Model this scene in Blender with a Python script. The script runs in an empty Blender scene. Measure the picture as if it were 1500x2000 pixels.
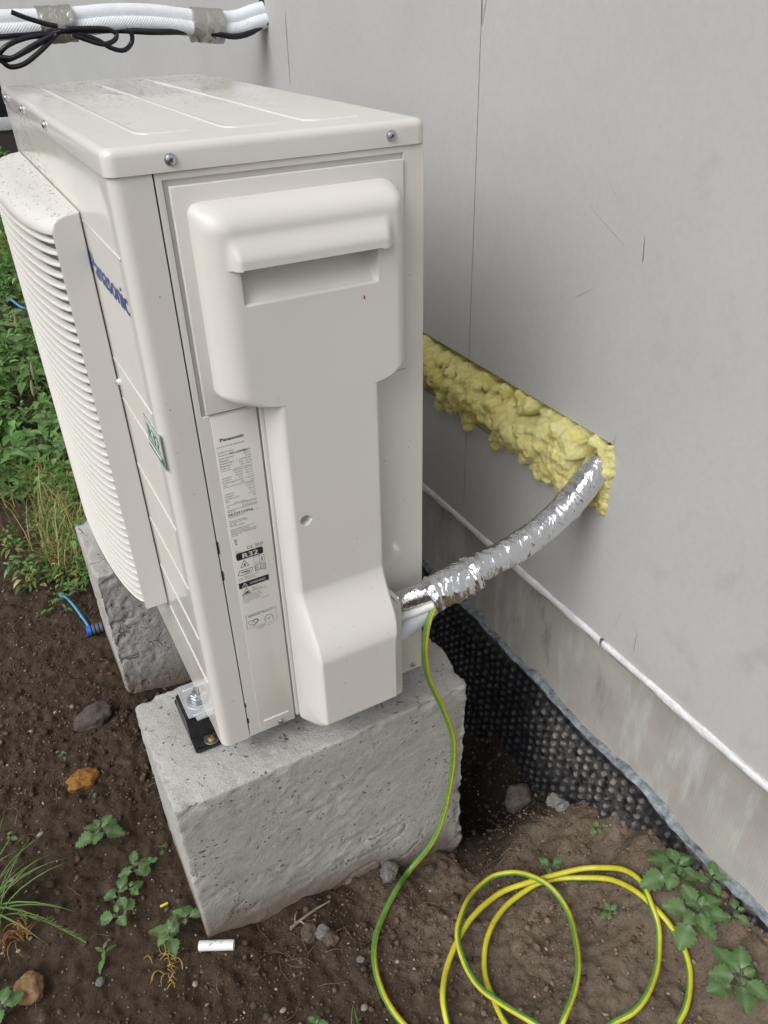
import bpy, bmesh, math, random
import numpy as np
from mathutils import Vector, Matrix
random.seed(7)
RNG = np.random.default_rng(7)
S = bpy.context.scene
COL = S.collection
R = math.radians

# ------------------------------------------------------------------ camera
cam_d = bpy.data.cameras.new("camera")
cam = bpy.data.objects.new("camera", cam_d)
COL.objects.link(cam)
cam_d.sensor_fit = 'VERTICAL'
cam_d.sensor_height = 36.0
cam_d.lens = 27.456
cam_d.clip_start = 0.02
cam_d.clip_end = 400
_rt, _dn, _fw = Vector((0.8777, -0.4786, -0.0227)), Vector((-0.2811, -0.4759, -0.8334)), Vector((0.3881, 0.7379, -0.5521))
_fw.normalize(); _rt = (_rt - _fw * _rt.dot(_fw)).normalized(); _up = _rt.cross(_fw)
cam.matrix_world = Matrix(((_rt.x, _up.x, -_fw.x, -0.1387), (_rt.y, _up.y, -_fw.y, -0.7820), (_rt.z, _up.z, -_fw.z, 0.9035), (0, 0, 0, 1)))
S.camera = cam

# ------------------------------------------------------------------ sky, sun, exposure
SUN_EL, SUN_AZ = R(45), R(199)        # azimuth of the sun as an angle in the xy plane
w = bpy.data.worlds.new("World"); S.world = w; w.use_nodes = True
nt = w.node_tree; nt.nodes.clear()
sky = nt.nodes.new("ShaderNodeTexSky"); sky.sky_type = 'NISHITA'; sky.sun_disc = False
sky.sun_elevation = SUN_EL; sky.sun_rotation = R(90) - SUN_AZ
sky.air_density = 1.0; sky.dust_density = 4.0; sky.ozone_density = 1.0
hs = nt.nodes.new("ShaderNodeHueSaturation"); hs.inputs["Saturation"].default_value = 0.10   # overcast: nearly colourless
bg = nt.nodes.new("ShaderNodeBackground"); bg.inputs["Strength"].default_value = 0.115
wo = nt.nodes.new("ShaderNodeOutputWorld")
nt.links.new(sky.outputs[0], hs.inputs["Color"]); nt.links.new(hs.outputs[0], bg.inputs[0]); nt.links.new(bg.outputs[0], wo.inputs[0])
sd = bpy.data.lights.new("sun", 'SUN'); sd.energy = 1.45; sd.angle = R(50); sd.color = (1.0, 0.985, 0.96)
sun = bpy.data.objects.new("sun", sd); COL.objects.link(sun)
_d = Vector((math.cos(SUN_AZ) * math.cos(SUN_EL), math.sin(SUN_AZ) * math.cos(SUN_EL), math.sin(SUN_EL)))
sun.rotation_euler = _d.to_track_quat('Z', 'Y').to_euler()
S.view_settings.view_transform = 'Standard'; S.view_settings.look = 'None'
S.view_settings.gamma = 1.0; S.view_settings.use_curve_mapping = False
S.view_settings.exposure = 0.17
S.cycles.max_bounces = 8; S.cycles.transparent_max_bounces = 8

# ------------------------------------------------------------------ noise (numpy)
def _hash(i, j, k, s):
    n = (i * 374761393 + j * 668265263 + k * 2147483647 + s * 974634777) & 0xFFFFFFFF
    n = ((n ^ (n >> 13)) * 1274126177) & 0xFFFFFFFF
    n = ((n ^ (n >> 16)) * 2246822519) & 0xFFFFFFFF
    return ((n ^ (n >> 15)) & 0xFFFF) / 65535.0
def vnoise(x, y, z, s=0):
    x = np.asarray(x, float); y = np.asarray(y, float) + 0 * x; z = np.asarray(z, float) + 0 * x
    i = np.floor(x).astype(np.int64); j = np.floor(y).astype(np.int64); k = np.floor(z).astype(np.int64)
    u = x - i; v = y - j; q = z - k
    u = u * u * (3 - 2 * u); v = v * v * (3 - 2 * v); q = q * q * (3 - 2 * q)
    r = 0
    for a in (0, 1):
        for b in (0, 1):
            for c in (0, 1):
                r = r + _hash(i + a, j + b, k + c, s) * (u if a else 1 - u) * (v if b else 1 - v) * (q if c else 1 - q)
    return r * 2 - 1
def fbm(x, y, z, o=4, s=0):
    r = 0; a = 1.0; t = 0
    for q in range(o):
        r = r + a * vnoise(x * 2**q + q * 17.3, y * 2**q + q * 5.1, z * 2**q + q * 9.7, s + q); t += a; a *= .5
    return r / t
def sstep(a, b, x):
    t = np.clip((x - a) / (b - a), 0, 1); return t * t * (3 - 2 * t)

# ------------------------------------------------------------------ object helpers
def tag(o, label=None, cat=None, group=None, kind=None):
    if label: o["label"] = label
    if cat: o["category"] = cat
    if group: o["group"] = group
    if kind: o["kind"] = kind
    return o
def empty(name, loc, label=None, cat=None, group=None):
    o = bpy.data.objects.new(name, None); COL.objects.link(o); o.location = loc
    o.empty_display_size = .05
    return tag(o, label, cat, group)
def link(name, me, mat=None, parent=None, world=True):
    """one mesh object; world=True: the vertices are world coordinates"""
    o = bpy.data.objects.new(name, me); COL.objects.link(o)
    if mat and not me.materials: me.materials.append(mat)
    if parent:
        o.parent = parent
        if world:
            p = parent; off = Vector((0, 0, 0))
            while p: off += Vector(p.location); p = p.parent
            o.location = -off
    return o
def mesh(name, v, f, smooth=True, colors=None):
    me = bpy.data.meshes.new(name)
    v = np.asarray(v, dtype=np.float32)
    if isinstance(f, np.ndarray) and f.ndim == 2:
        n, k = f.shape
        me.vertices.add(len(v)); me.vertices.foreach_set("co", v.ravel())
        me.loops.add(n * k); me.loops.foreach_set("vertex_index", f.ravel().astype(np.int32))
        me.polygons.add(n); me.polygons.foreach_set("loop_start", np.arange(0, n * k, k, dtype=np.int32))
        me.update(calc_edges=True); me.validate()
    else:
        me.from_pydata([tuple(map(float, a)) for a in v], [], [tuple(map(int, a)) for a in f]); me.update()
    if smooth: me.polygons.foreach_set("use_smooth", np.ones(len(me.polygons), dtype=bool))
    if colors is not None:
        ca = me.color_attributes.new("Col", 'FLOAT_COLOR', 'POINT')
        c = np.ones((len(v), 4), dtype=np.float32); c[:, :3] = colors
        ca.data.foreach_set("color", c.ravel())
    return me
def gridfaces(nu, nv, closed_u=False):
    """vertex index = iv*nu + iu"""
    iu = np.arange(nu if closed_u else nu - 1); iv = np.arange(nv - 1)
    a, b = np.meshgrid(iu, iv); a = a.ravel(); b = b.ravel(); c = (a + 1) % nu
    return np.stack([b * nu + a, b * nu + c, (b + 1) * nu + c, (b + 1) * nu + a], 1)
def rbox_bm(x0, x1, y0, y1, z0, z1, r=0.0, seg=3, bm=None):
    own = bm is None
    b2 = bmesh.new()
    bmesh.ops.create_cube(b2, size=1, matrix=Matrix.Translation(((x0 + x1) / 2, (y0 + y1) / 2, (z0 + z1) / 2)) @ Matrix.Diagonal((x1 - x0, y1 - y0, z1 - z0, 1)))
    if r > 0: bmesh.ops.bevel(b2, geom=list(b2.edges), offset=r, segments=seg, affect='EDGES', profile=.5)
    return b2
def bm_mesh(name, bm, smooth=True):
    me = bpy.data.meshes.new(name); bm.normal_update(); bm.to_mesh(me); bm.free()
    if smooth: me.polygons.foreach_set("use_smooth", np.ones(len(me.polygons), dtype=bool))
    return me
def sharp(me, ang=40):
    me.set_sharp_from_angle(angle=R(ang)); return me
def rbox(name, x0, x1, y0, y1, z0, z1, mat, parent=None, r=.001, seg=2):
    return link(name, sharp(bm_mesh(name, rbox_bm(x0, x1, y0, y1, z0, z1, r, seg)), 45 if r > 0 else 20), mat, parent)
def catmull(P, n=10, closed=False):
    P = [np.array(p, float) for p in P]; out = []
    Q = [2 * P[0] - P[1]] + P + [2 * P[-1] - P[-2]]
    for i in range(1, len(Q) - 2):
        a, b, c, d = Q[i - 1:i + 3]
        for t in np.linspace(0, 1, n, endpoint=False):
            out.append(.5 * (2 * b + (c - a) * t + (2 * a - 5 * b + 4 * c - d) * t * t + (3 * b - a - 3 * c + d) * t**3))
    out.append(P[-1]); return np.array(out)
def frames(P):
    P = np.asarray(P, float); T = np.gradient(P, axis=0); T /= np.linalg.norm(T, axis=1)[:, None] + 1e-12
    up = np.array((0, 0, 1.0)) if abs(T[0][2]) < .9 else np.array((1.0, 0, 0))
    N = [np.cross(T[0], up)]; N[0] /= np.linalg.norm(N[0])
    for i in range(1, len(P)):
        n = N[-1] - T[i] * N[-1].dot(T[i]); N.append(n / (np.linalg.norm(n) + 1e-12))
    N = np.array(N); return T, N, np.cross(T, N)
def tube_mesh(name, P, r, n=12, twist=None, cap=True, rfun=None, sx=1.0, attr=False):
    P = np.asarray(P, float); T, N, B = frames(P); m = len(P)
    a = np.linspace(0, 2 * np.pi, n, endpoint=False)
    rr = np.ones(m) * r
    A, I = np.meshgrid(a, np.arange(m))
    rad = rr[I] if rfun is None else rfun(A, I, P)
    V = P[I] + (np.cos(A) * rad * sx)[..., None] * N[I] + (np.sin(A) * rad)[..., None] * B[I]
    V = V.reshape(-1, 3); F = gridfaces(n, m, True)
    if cap:
        F = [tuple(f) for f in F] + [tuple(range(n - 1, -1, -1)), tuple((m - 1) * n + k for k in range(n))]
    cols = None
    if attr:
        ph = A + (twist if twist is not None else np.zeros(m))[I]
        c = .5 + .5 * np.sin(ph).reshape(-1); cols = np.stack([c, c, c], 1)
    me = mesh(name, V, F, True, cols)
    if cap: sharp(me, 60)
    return me
def rot_to(d):
    return Vector(d).to_track_quat('Z', 'Y').to_matrix().to_4x4()
def lathe_mesh(name, prof, n=20, M=None):
    """prof: list of (radius, height) about z, then matrix M"""
    bm = bmesh.new(); rings = []
    for r, h in prof:
        if r < 1e-6: rings.append([bm.verts.new((0, 0, h))])
        else: rings.append([bm.verts.new((r * math.cos(2 * math.pi * k / n), r * math.sin(2 * math.pi * k / n), h)) for k in range(n)])
    for a, b in zip(rings, rings[1:]):
        for k in range(n):
            q = [a[k % len(a)], a[(k + 1) % n % len(a)], b[(k + 1) % n % len(b)], b[k % len(b)]]
            q = list(dict.fromkeys(q))
            if len(q) > 2: bm.faces.new(q)
    if M is not None: bm.transform(M)
    bmesh.ops.recalc_face_normals(bm, faces=bm.faces)
    return sharp(bm_mesh(name, bm), 35)

# ------------------------------------------------------------------ material helpers
class NT:
    def __init__(s, name):
        s.m = bpy.data.materials.new(name); s.m.use_nodes = True; s.t = s.m.node_tree
        s.p = s.t.nodes["Principled BSDF"]; s.out = s.t.nodes["Material Output"]
    def n(s, typ, **kw):
        o = s.t.nodes.new("ShaderNode" + typ)
        for k, v in kw.items():
            if hasattr(o, k): setattr(o, k, v)
            else: o.inputs[k.replace("_", " ")].default_value = v
        return o
    def l(s, a, b): s.t.links.new(a, b)
    def coord(s, scale=(1, 1, 1), kind="Object"):
        c = s.n("TexCoord"); mp = s.n("Mapping"); mp.inputs["Scale"].default_value = scale
        s.l(c.outputs[kind], mp.inputs[0]); return mp.outputs[0]
    def noise(s, vec, scale, detail=4, rough=.55, dist=0):
        o = s.n("TexNoise"); o.inputs["Scale"].default_value = scale; o.inputs["Detail"].default_value = detail
        o.inputs["Roughness"].default_value = rough; o.inputs["Distortion"].default_value = dist
        s.l(vec, o.inputs["Vector"]); return o.outputs["Fac"]
    def ramp(s, fac, stops):
        o = s.n("ValToRGB"); e = o.color_ramp.elements
        while len(e) < len(stops): e.new(.5)
        for k, (p, c) in enumerate(stops):
            e[k].position = p; e[k].color = (c, c, c, 1) if not isinstance(c, tuple) else (*c, 1)
        s.l(fac, o.inputs[0]); return o.outputs[0]
    def mix(s, fac, a, b, mode='MIX'):
        o = s.n("Mix", data_type='RGBA', blend_type=mode)
        for i, v in ((0, fac), (6, a), (7, b)):
            if hasattr(v, "node"): s.l(v, o.inputs[i])
            else: o.inputs[i].default_value = v if not isinstance(v, tuple) else (*v, 1)
        return o.outputs[2]
    def math(s, op, a, b=0.0, c=None):
        o = s.n("Math", operation=op)
        for i, v in enumerate((a, b) if c is None else (a, b, c)):
            if hasattr(v, "node"): s.l(v, o.inputs[i])
            else: o.inputs[i].default_value = v
        return o.outputs[0]
    def col(s, v):
        if hasattr(v, "node"): s.l(v, s.p.inputs["Base Color"])
        else: s.p.inputs["Base Color"].default_value = (*v, 1)
    def set(s, **kw):
        for k, v in kw.items():
            i = s.p.inputs[k.replace("_", " ")]
            if hasattr(v, "node"): s.l(v, i)
            else: i.default_value = v
    def bump(s, h, strength=.5, dist=.002, prev=None):
        b = s.n("Bump"); b.inputs["Strength"].default_value = strength; b.inputs["Distance"].default_value = dist
        s.l(h, b.inputs["Height"])
        if prev is not None: s.l(prev, b.inputs["Normal"])
        s.l(b.outputs[0], s.p.inputs["Normal"]); return b.outputs[0]
def plain(name, col, rough=.5, metal=0.0, var=.12, nscale=40, bump=0.0, bscale=300, coat=0.0, spec=.5):
    t = NT(name); v = t.coord()
    f = t.noise(v, nscale, 4)
    a = tuple(c * (1 - var) for c in col); b = tuple(min(1, c * (1 + var)) for c in col)
    t.col(t.ramp(f, [(.3, a), (.7, b)]))
    t.set(Roughness=rough, Metallic=metal)
    t.p.inputs["Specular IOR Level"].default_value = spec
    if coat: t.set(Coat_Weight=coat, Coat_Roughness=.08)
    if bump: t.bump(t.noise(v, bscale, 5), bump, .001)
    return t.m
# ------------------------------------------------------------------ materials
def m_paint(name, rough, bumpamt=.03):
    t = NT(name); v = t.coord()
    f = t.noise(v, 6, 5)
    t.col(t.ramp(f, [(.3, (.665, .645, .603)), (.7, (.695, .675, .633))]))
    d = t.noise(v, 260, 3)
    t.set(Roughness=t.ramp(t.noise(v, 14, 4), [(.3, rough * .8), (.7, rough * 1.25)]))
    t.bump(d, bumpamt, .0004)
    return t.m
M_SHEET = m_paint("painted_sheet", .13, .02)      # glossy powder-coated sheet metal
M_PLASTIC = m_paint("cream_plastic", .34, .05)
M_GRILLE = m_paint("grille_plastic", .40, .04)
M_DARK = plain("dark_gap", (.012, .012, .012), .7)
M_INNER = plain("shaded_inner", (.30, .30, .29), .6)
M_ZINC = plain("zinc_steel", (.55, .57, .60), .36, 1.0, .12, 200, .1, 600)
M_PLATE = plain("galvanised_plate", (.60, .62, .65), .42, .75, .08, 120, .05, 500)
M_BRASS = plain("yellow_zinc", (.55, .40, .14), .35, 1.0, .2, 300)
M_RUBBER = plain("black_rubber", (.012, .012, .014), .38, 0, .5, 120, .25, 500)
M_BLACK = plain("black_print", (.015, .015, .017), .5)
M_GREY = plain("grey_print", (.045, .045, .045), .5)
M_LIGHTPRINT = plain("light_print", (.62, .61, .58), .5)
M_BLUE = plain("blue_print", (.035, .085, .30), .4)
M_GREEN = plain("green_print", (.05, .20, .12), .5)
M_RED = plain("red_speck", (.3, .03, .02), .5)
M_WHITEPVC = plain("white_pvc", (.78, .78, .77), .4, 0, .06, 60, .05)
M_PVC_SCUFF = plain("scuff_ink", (.12, .12, .13), .6)
M_BLACKCABLE = plain("black_cable", (.008, .008, .014), .35, 0, .4, 80)
M_STRAW = plain("dry_straw", (.20, .145, .09), .8, 0, .45, 60)
M_TWIG = plain("grey_twig", (.26, .23, .20), .85, 0, .3, 120, .5, 400)
M_BLUEPIPE = plain("blue_pipe", (.01, .12, .62), .4)
M_BLUEROPE = plain("blue_cord", (.06, .32, .55), .55, 0, .2, 200)
M_FENCE = plain("dark_panel", (.012, .013, .022), .5)
M_WHITEBOARD = plain("white_board", (.70, .73, .74), .5)

def m_concrete():
    t = NT("cast_concrete"); v = t.coord()
    big = t.noise(v, 9, 6, .6); mid = t.noise(v, 70, 6, .7); fine = t.noise(v, 420, 4, .7)
    c = t.ramp(big, [(.25, (.46, .44, .415)), (.5, (.56, .545, .52)), (.8, (.64, .625, .60))])
    c = t.mix(.55, c, t.ramp(mid, [(.28, .50), (.45, .88), (.75, 1.0)]), 'MULTIPLY')
    c = t.mix(.5, c, t.ramp(fine, [(.32, .60), (.55, 1.0)]), 'MULTIPLY')
    vo = t.n("TexVoronoi"); vo.inputs["Scale"].default_value = 85; vo.inputs["Randomness"].default_value = 1
    wv = t.n("VectorMath", operation='ADD'); nz = t.n("TexNoise"); nz.inputs["Scale"].default_value = 25; t.l(v, nz.inputs[0])
    sc = t.n("VectorMath", operation='SCALE'); sc.inputs["Scale"].default_value = .04; t.l(nz.outputs["Color"], sc.inputs[0])
    t.l(v, wv.inputs[0]); t.l(sc.outputs[0], wv.inputs[1]); t.l(wv.outputs[0], vo.inputs["Vector"])
    sel = t.ramp(t.noise(v, 21, 3), [(.47, 0.0), (.57, 1.0)])
    pit = t.math('MULTIPLY', t.ramp(vo.outputs["Distance"], [(.10, 1.0), (.24, 0.0)]), sel)
    c = t.mix(t.math('MULTIPLY', pit, .75), c, (.11, .10, .09))
    aa = t.n("Attribute", attribute_name="Col"); sg = t.n("SeparateColor"); t.l(aa.outputs["Color"], sg.inputs[0])   # red: soil splash, green: cracked part
    ck = t.n("TexVoronoi", feature='DISTANCE_TO_EDGE'); ck.inputs["Scale"].default_value = 17; t.l(wv.outputs[0], ck.inputs["Vector"])
    crack = t.math('MULTIPLY', t.ramp(ck.outputs["Distance"], [(.0, 1.0), (.022, 0.0)]), t.math('MULTIPLY', sg.outputs[1], t.ramp(t.noise(v, 26, 3), [(.50, 0.0), (.60, 1.0)])))
    c = t.mix(t.math('MULTIPLY', crack, .7), c, (.10, .095, .085))
    pit = t.math('MAXIMUM', pit, crack)
    c = t.mix(t.math('MULTIPLY', sg.outputs[0], .8), c, (.20, .15, .11))
    t.col(c); t.set(Roughness=.92); t.p.inputs["Specular IOR Level"].default_value = .2
    b = t.bump(t.math('SUBTRACT', t.ramp(mid, [(.2, 0.0), (.8, 1.0)]), t.math('MULTIPLY', pit, 1.5)), .8, .0035)
    t.bump(fine, .9, .0022, b)
    return t.m
M_CONC = m_concrete()
def m_wall():
    t = NT("grey_render"); v = t.coord()
    big = t.noise(v, 2.6, 5, .55); mid = t.noise(v, 13, 6, .6); fine = t.noise(v, 130, 4)
    st = t.noise(t.coord((1, 1.5, .8)), 1.2, 5, .6)
    c = t.ramp(big, [(.3, (.425, .425, .421)), (.7, (.466, .467, .466))])
    c = t.mix(.5, c, t.ramp(st, [(.3, .95), (.6, 1.0)]), 'MULTIPLY')
    damp_shade = t.ramp(mid, [(.56, 0.0), (.68, 1.0)])  # damp mottling of the render
    sp = t.n("SeparateXYZ"); t.l(t.coord(), sp.inputs[0])
    near = t.math('MULTIPLY', t.ramp(t.math('MULTIPLY_ADD', sp.outputs[1], -1.2, .05), [(0, 0.0), (.5, 1.0)]), .5)
    c = t.mix(t.math('MULTIPLY', damp_shade, near), c, (.34, .335, .305))
    c = t.mix(.6, c, t.ramp(fine, [(.35, .93), (.6, 1.0)]), 'MULTIPLY')
    t.col(c); t.set(Roughness=.86); t.p.inputs["Specular IOR Level"].default_value = .3
    b = t.bump(t.noise(v, 38, 6, .65), .10, .004)
    t.bump(t.noise(v, 420, 3), .14, .0008, b)
    return t.m
M_WALL = m_wall()
def m_plinth():
    t = NT("plinth_render"); v = t.coord()
    big = t.noise(v, 5, 6, .6); vs = t.noise(t.coord((1, 9, 2.2)), 1.6, 6, .6)
    c = t.ramp(big, [(.3, (.27, .25, .225)), (.65, (.37, .355, .325))])
    c = t.mix(t.ramp(vs, [(.52, 0.0), (.68, .58)]), c, (.50, .52, .54))        # lime bloom
    c = t.mix(t.ramp(vs, [(.30, .7), (.42, 0.0)]), c, (.13, .115, .10))       # damp patch
    sp = t.n("SeparateXYZ"); t.l(v, sp.inputs[0])
    comb = t.math('SINE', t.math('MULTIPLY', sp.outputs[1], 1150.0))
    c = t.mix(.10, c, t.ramp(t.math('MULTIPLY_ADD', comb, .5, .5), [(0, .7), (1, 1.0)]), 'MULTIPLY')
    t.col(c); t.set(Roughness=.85)
    b = t.bump(comb, .18, .0008); t.bump(t.noise(v, 160, 5), .35, .0015, b)
    return t.m
M_PLINTH = m_plinth()
def m_mortar(name, lo, hi):
    t = NT(name); v = t.coord(); f = t.noise(v, 55, 6, .7)
    t.col(t.ramp(f, [(.3, lo), (.65, hi)])); t.set(Roughness=.9); t.bump(t.noise(v, 180, 5, .7), .8, .003); return t.m
M_RIM = m_mortar("white_plaster_edge", (.66, .66, .66), (.86, .86, .87))
M_SMEAR = m_mortar("sealing_slurry", (.035, .04, .05), (.34, .38, .41))
M_FOAMHARD = m_mortar("mortar_lump", (.14, .135, .125), (.30, .29, .27))
def m_foam():
    t = NT("cured_foam"); v = t.coord(); f = t.noise(v, 28, 5, .6); g = t.noise(v, 7, 3)
    c = t.ramp(f, [(.3, (.74, .62, .17)), (.55, (.91, .83, .31)), (.75, (.94, .90, .52))])
    c = t.mix(t.ramp(g, [(.4, 0.0), (.62, .55)]), c, (.82, .79, .38))
    t.col(c); t.set(Roughness=.30, Subsurface_Weight=.12, Subsurface_Radius=(.01, .008, .003)); t.p.inputs["Subsurface Scale"].default_value = .4
    b = t.bump(t.noise(v, 95, 6, .72, 1.0), .9, .009); return t.m
M_FOAM = m_foam()
def m_foil():
    t = NT("aluminium_foil"); v = t.coord()
    t.col((.72, .73, .75)); t.set(Metallic=1.0, Roughness=t.ramp(t.noise(v, 60, 3), [(.3, .07), (.7, .24)]))
    b = t.bump(t.noise(t.coord((1.6, 1, .45)), 62, 3, .5, .8), .48, .006)
    t.bump(t.noise(v, 200, 2, .5, .5), .10, .0012, b); return t.m
M_FOIL = m_foil()
def m_tape():
    t = NT("silver_tape"); v = t.coord()
    t.col((.55, .54, .51)); t.set(Metallic=.9, Roughness=.33)
    t.bump(t.noise(v, 60, 4, .5, 1.0), .5, .006); return t.m
M_TAPE = m_tape()
def m_sleeve(name, ring):
    t = NT(name); v = t.coord(); t.col(t.ramp(t.noise(v, 30, 4), [(.3, (.70, .73, .78)), (.7, (.80, .82, .86))])); t.set(Roughness=.55)
    sp = t.n("SeparateXYZ"); t.l(v, sp.inputs[0])
    s1 = t.math('SINE', t.math('MULTIPLY', sp.outputs[0], ring)); s2 = t.math('SINE', t.math('MULTIPLY', sp.outputs[2], ring))
    t.bump(t.math('MULTIPLY', s1, s2), .5 if ring > 1000 else .15, .0012); return t.m
M_SLEEVE = m_sleeve("white_sleeve", 900.0)
M_BRAID = m_sleeve("woven_sleeve", 1100.0)
def m_earthwire():
    t = NT("green_yellow_wire"); at = t.n("Attribute", attribute_name="Col")
    v = t.coord(); n = t.noise(v, 90, 4)
    g = t.ramp(n, [(.3, (.09, .23, .035)), (.7, (.13, .30, .055))]); y = t.ramp(n, [(.3, (.50, .45, .02)), (.7, (.60, .55, .04))])
    c = t.mix(t.ramp(at.outputs["Fac"], [(.53, 0.0), (.57, 1.0)]), y, g)
    d = t.noise(v, 130, 5, .7); c = t.mix(t.ramp(d, [(.60, 0.0), (.72, .7)]), c, (.12, .09, .06))
    t.col(c); t.set(Roughness=.38); return t.m
M_WIRE = m_earthwire()
def m_membrane():
    t = NT("dimple_sheet"); v = t.coord()
    n = t.noise(v, 34, 6, .65); at = t.n("Attribute", attribute_name="Col")
    c = t.ramp(n, [(.35, (.004, .0045, .007)), (.7, (.011, .012, .017))])
    dust = t.math('MULTIPLY', at.outputs["Fac"], t.ramp(t.noise(v, 60, 5, .7), [(.38, .0), (.58, 1.0)]))
    c = t.mix(dust, c, (.31, .295, .27))
    t.col(c); t.p.inputs['Specular IOR Level'].default_value = .32; t.set(Roughness=t.math('MULTIPLY_ADD', dust, .45, .36)); t.bump(t.noise(v, 160, 4), .25, .0015); return t.m
M_MEMB = m_membrane()
def m_soil():
    t = NT("garden_soil"); v = t.coord(); at = t.n("Attribute", attribute_name="Col")
    a = t.noise(v, 26, 8, .7); b = t.noise(v, 190, 5, .7); g = t.noise(v, 5, 4)
    wet = t.ramp(a, [(.25, (.030, .020, .012)), (.55, (.072, .049, .033)), (.8, (.135, .095, .066))])
    dry = t.ramp(a, [(.25, (.105, .077, .054)), (.55, (.19, .147, .109)), (.8, (.27, .215, .165))])
    sr = t.n("SeparateColor"); t.l(at.outputs["Color"], sr.inputs[0])
    k = t.math('MULTIPLY_ADD', t.math('SUBTRACT', g, .5), 1.1, sr.outputs[0])
    c = t.mix(t.ramp(k, [(.15, 0.0), (.85, 1.0)]), wet, dry)
    c = t.mix(.6, c, t.ramp(b, [(.3, .45), (.65, 1.15)]), 'MULTIPLY')
    sp = t.n("SeparateColor"); t.l(at.outputs["Color"], sp.inputs[0])          # green: damp soil, plus shade painted into the pit and under the machine
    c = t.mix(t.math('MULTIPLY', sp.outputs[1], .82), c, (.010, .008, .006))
    t.col(c); t.set(Roughness=.93); t.p.inputs["Specular IOR Level"].default_value = .25
    q = t.bump(a, .6, .008); t.bump(b, 1.0, .004, q); return t.m
M_SOIL = m_soil()
def m_attr(name, rough=.9, bump=.6):
    t = NT(name); at = t.n("Attribute", attribute_name="Col"); v = t.coord()
    t.col(t.mix(.7, at.outputs["Color"], t.ramp(t.noise(v, 240, 5, .7), [(.3, .55), (.7, 1.25)]), 'MULTIPLY')); t.set(Roughness=rough)
    t.p.inputs["Specular IOR Level"].default_value = .25
    t.bump(t.noise(v, 300, 4), bump, .001); return t.m
M_PEBBLE = m_attr("loose_grains")
def m_stone(name, lo, hi, sc=60):
    t = NT(name); v = t.coord(); t.col(t.ramp(t.noise(v, sc, 7, .7), [(.3, lo), (.7, hi)])); t.set(Roughness=.85)
    b = t.bump(t.noise(v, sc * 1.2, 7, .7), .8, .006); t.bump(t.noise(v, 500, 4), .5, .001, b); return t.m
M_ORANGE = m_stone("ochre_stone", (.15, .062, .010), (.40, .20, .035))
M_TAN = m_stone("tan_stone", (.14, .075, .03), (.36, .23, .12))
M_GREYSTONE = m_stone("grey_stone", (.055, .045, .038), (.13, .108, .092), 40)
M_CLOD = m_stone("brown_clod", (.055, .038, .027), (.15, .11, .08), 60)
M_GRIT = m_stone("grey_grit", (.10, .10, .10), (.26, .25, .24), 80)
def m_leaf(name, lo, hi, pale=None, tr=.3, attr=False):
    t = NT(name); v = t.coord(); oi = t.n("ObjectInfo")
    f = t.noise(v, 45, 4)
    c = t.ramp(f, [(.3, lo), (.7, hi)])
    if attr:
        at = t.n("Attribute", attribute_name="Col"); c = t.mix(1.0, c, at.outputs["Color"], 'MULTIPLY')
    else:
        c = t.mix(.5, c, t.ramp(oi.outputs["Random"], [(0, .7), (1, 1.35)]), 'MULTIPLY')
        if pale:
            at = t.n("Attribute", attribute_name="Col"); c = t.mix(at.outputs["Fac"], c, pale)
    t.col(c); t.set(Roughness=.58); t.p.inputs["Specular IOR Level"].default_value = .25
    tb = t.n("BsdfTranslucent"); t.l(c, tb.inputs[0]); ms = t.n("MixShader"); ms.inputs[0].default_value = tr
    t.l(t.p.outputs[0], ms.inputs[1]); t.l(tb.outputs[0], ms.inputs[2]); t.l(ms.outputs[0], t.out.inputs[0])
    t.bump(t.noise(v, 140, 4), .3, .002)
    return t.m
M_LEAF = m_leaf("seedling_leaf", (.105, .205, .062), (.145, .26, .090), (.42, .48, .38))
M_WEED = m_leaf("weed_leaf", (.115, .225, .060), (.18, .31, .10), (.26, .34, .20))
M_GRASS = m_leaf("grass_blade", (.12, .21, .055), (.19, .30, .10))
M_COVER = m_leaf("ground_cover_leaf", (1.7, 1.7, 1.6), (2.2, 2.2, 2.1), None, .3, True)
M_STEM = plain("plant_stem", (.10, .15, .055), .6, 0, .3, 60)
M_SEED = plain("seed_head", (.30, .25, .15), .8, 0, .35, 300, .8, 600)
def m_water():
    t = NT("rain_drop"); t.t.nodes.remove(t.p)             # a thin clear bead: see-through, with the sky mirrored in its skin
    tr = t.n("BsdfTransparent"); gl = t.n("BsdfGlossy"); gl.inputs["Roughness"].default_value = .22; fr = t.n("Fresnel"); fr.inputs[0].default_value = 1.22
    ms = t.n("MixShader"); t.l(fr.outputs[0], ms.inputs[0]); t.l(tr.outputs[0], ms.inputs[1]); t.l(gl.outputs[0], ms.inputs[2]); t.l(ms.outputs[0], t.out.inputs[0])
    return t.m
M_WATER = m_water()
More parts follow.
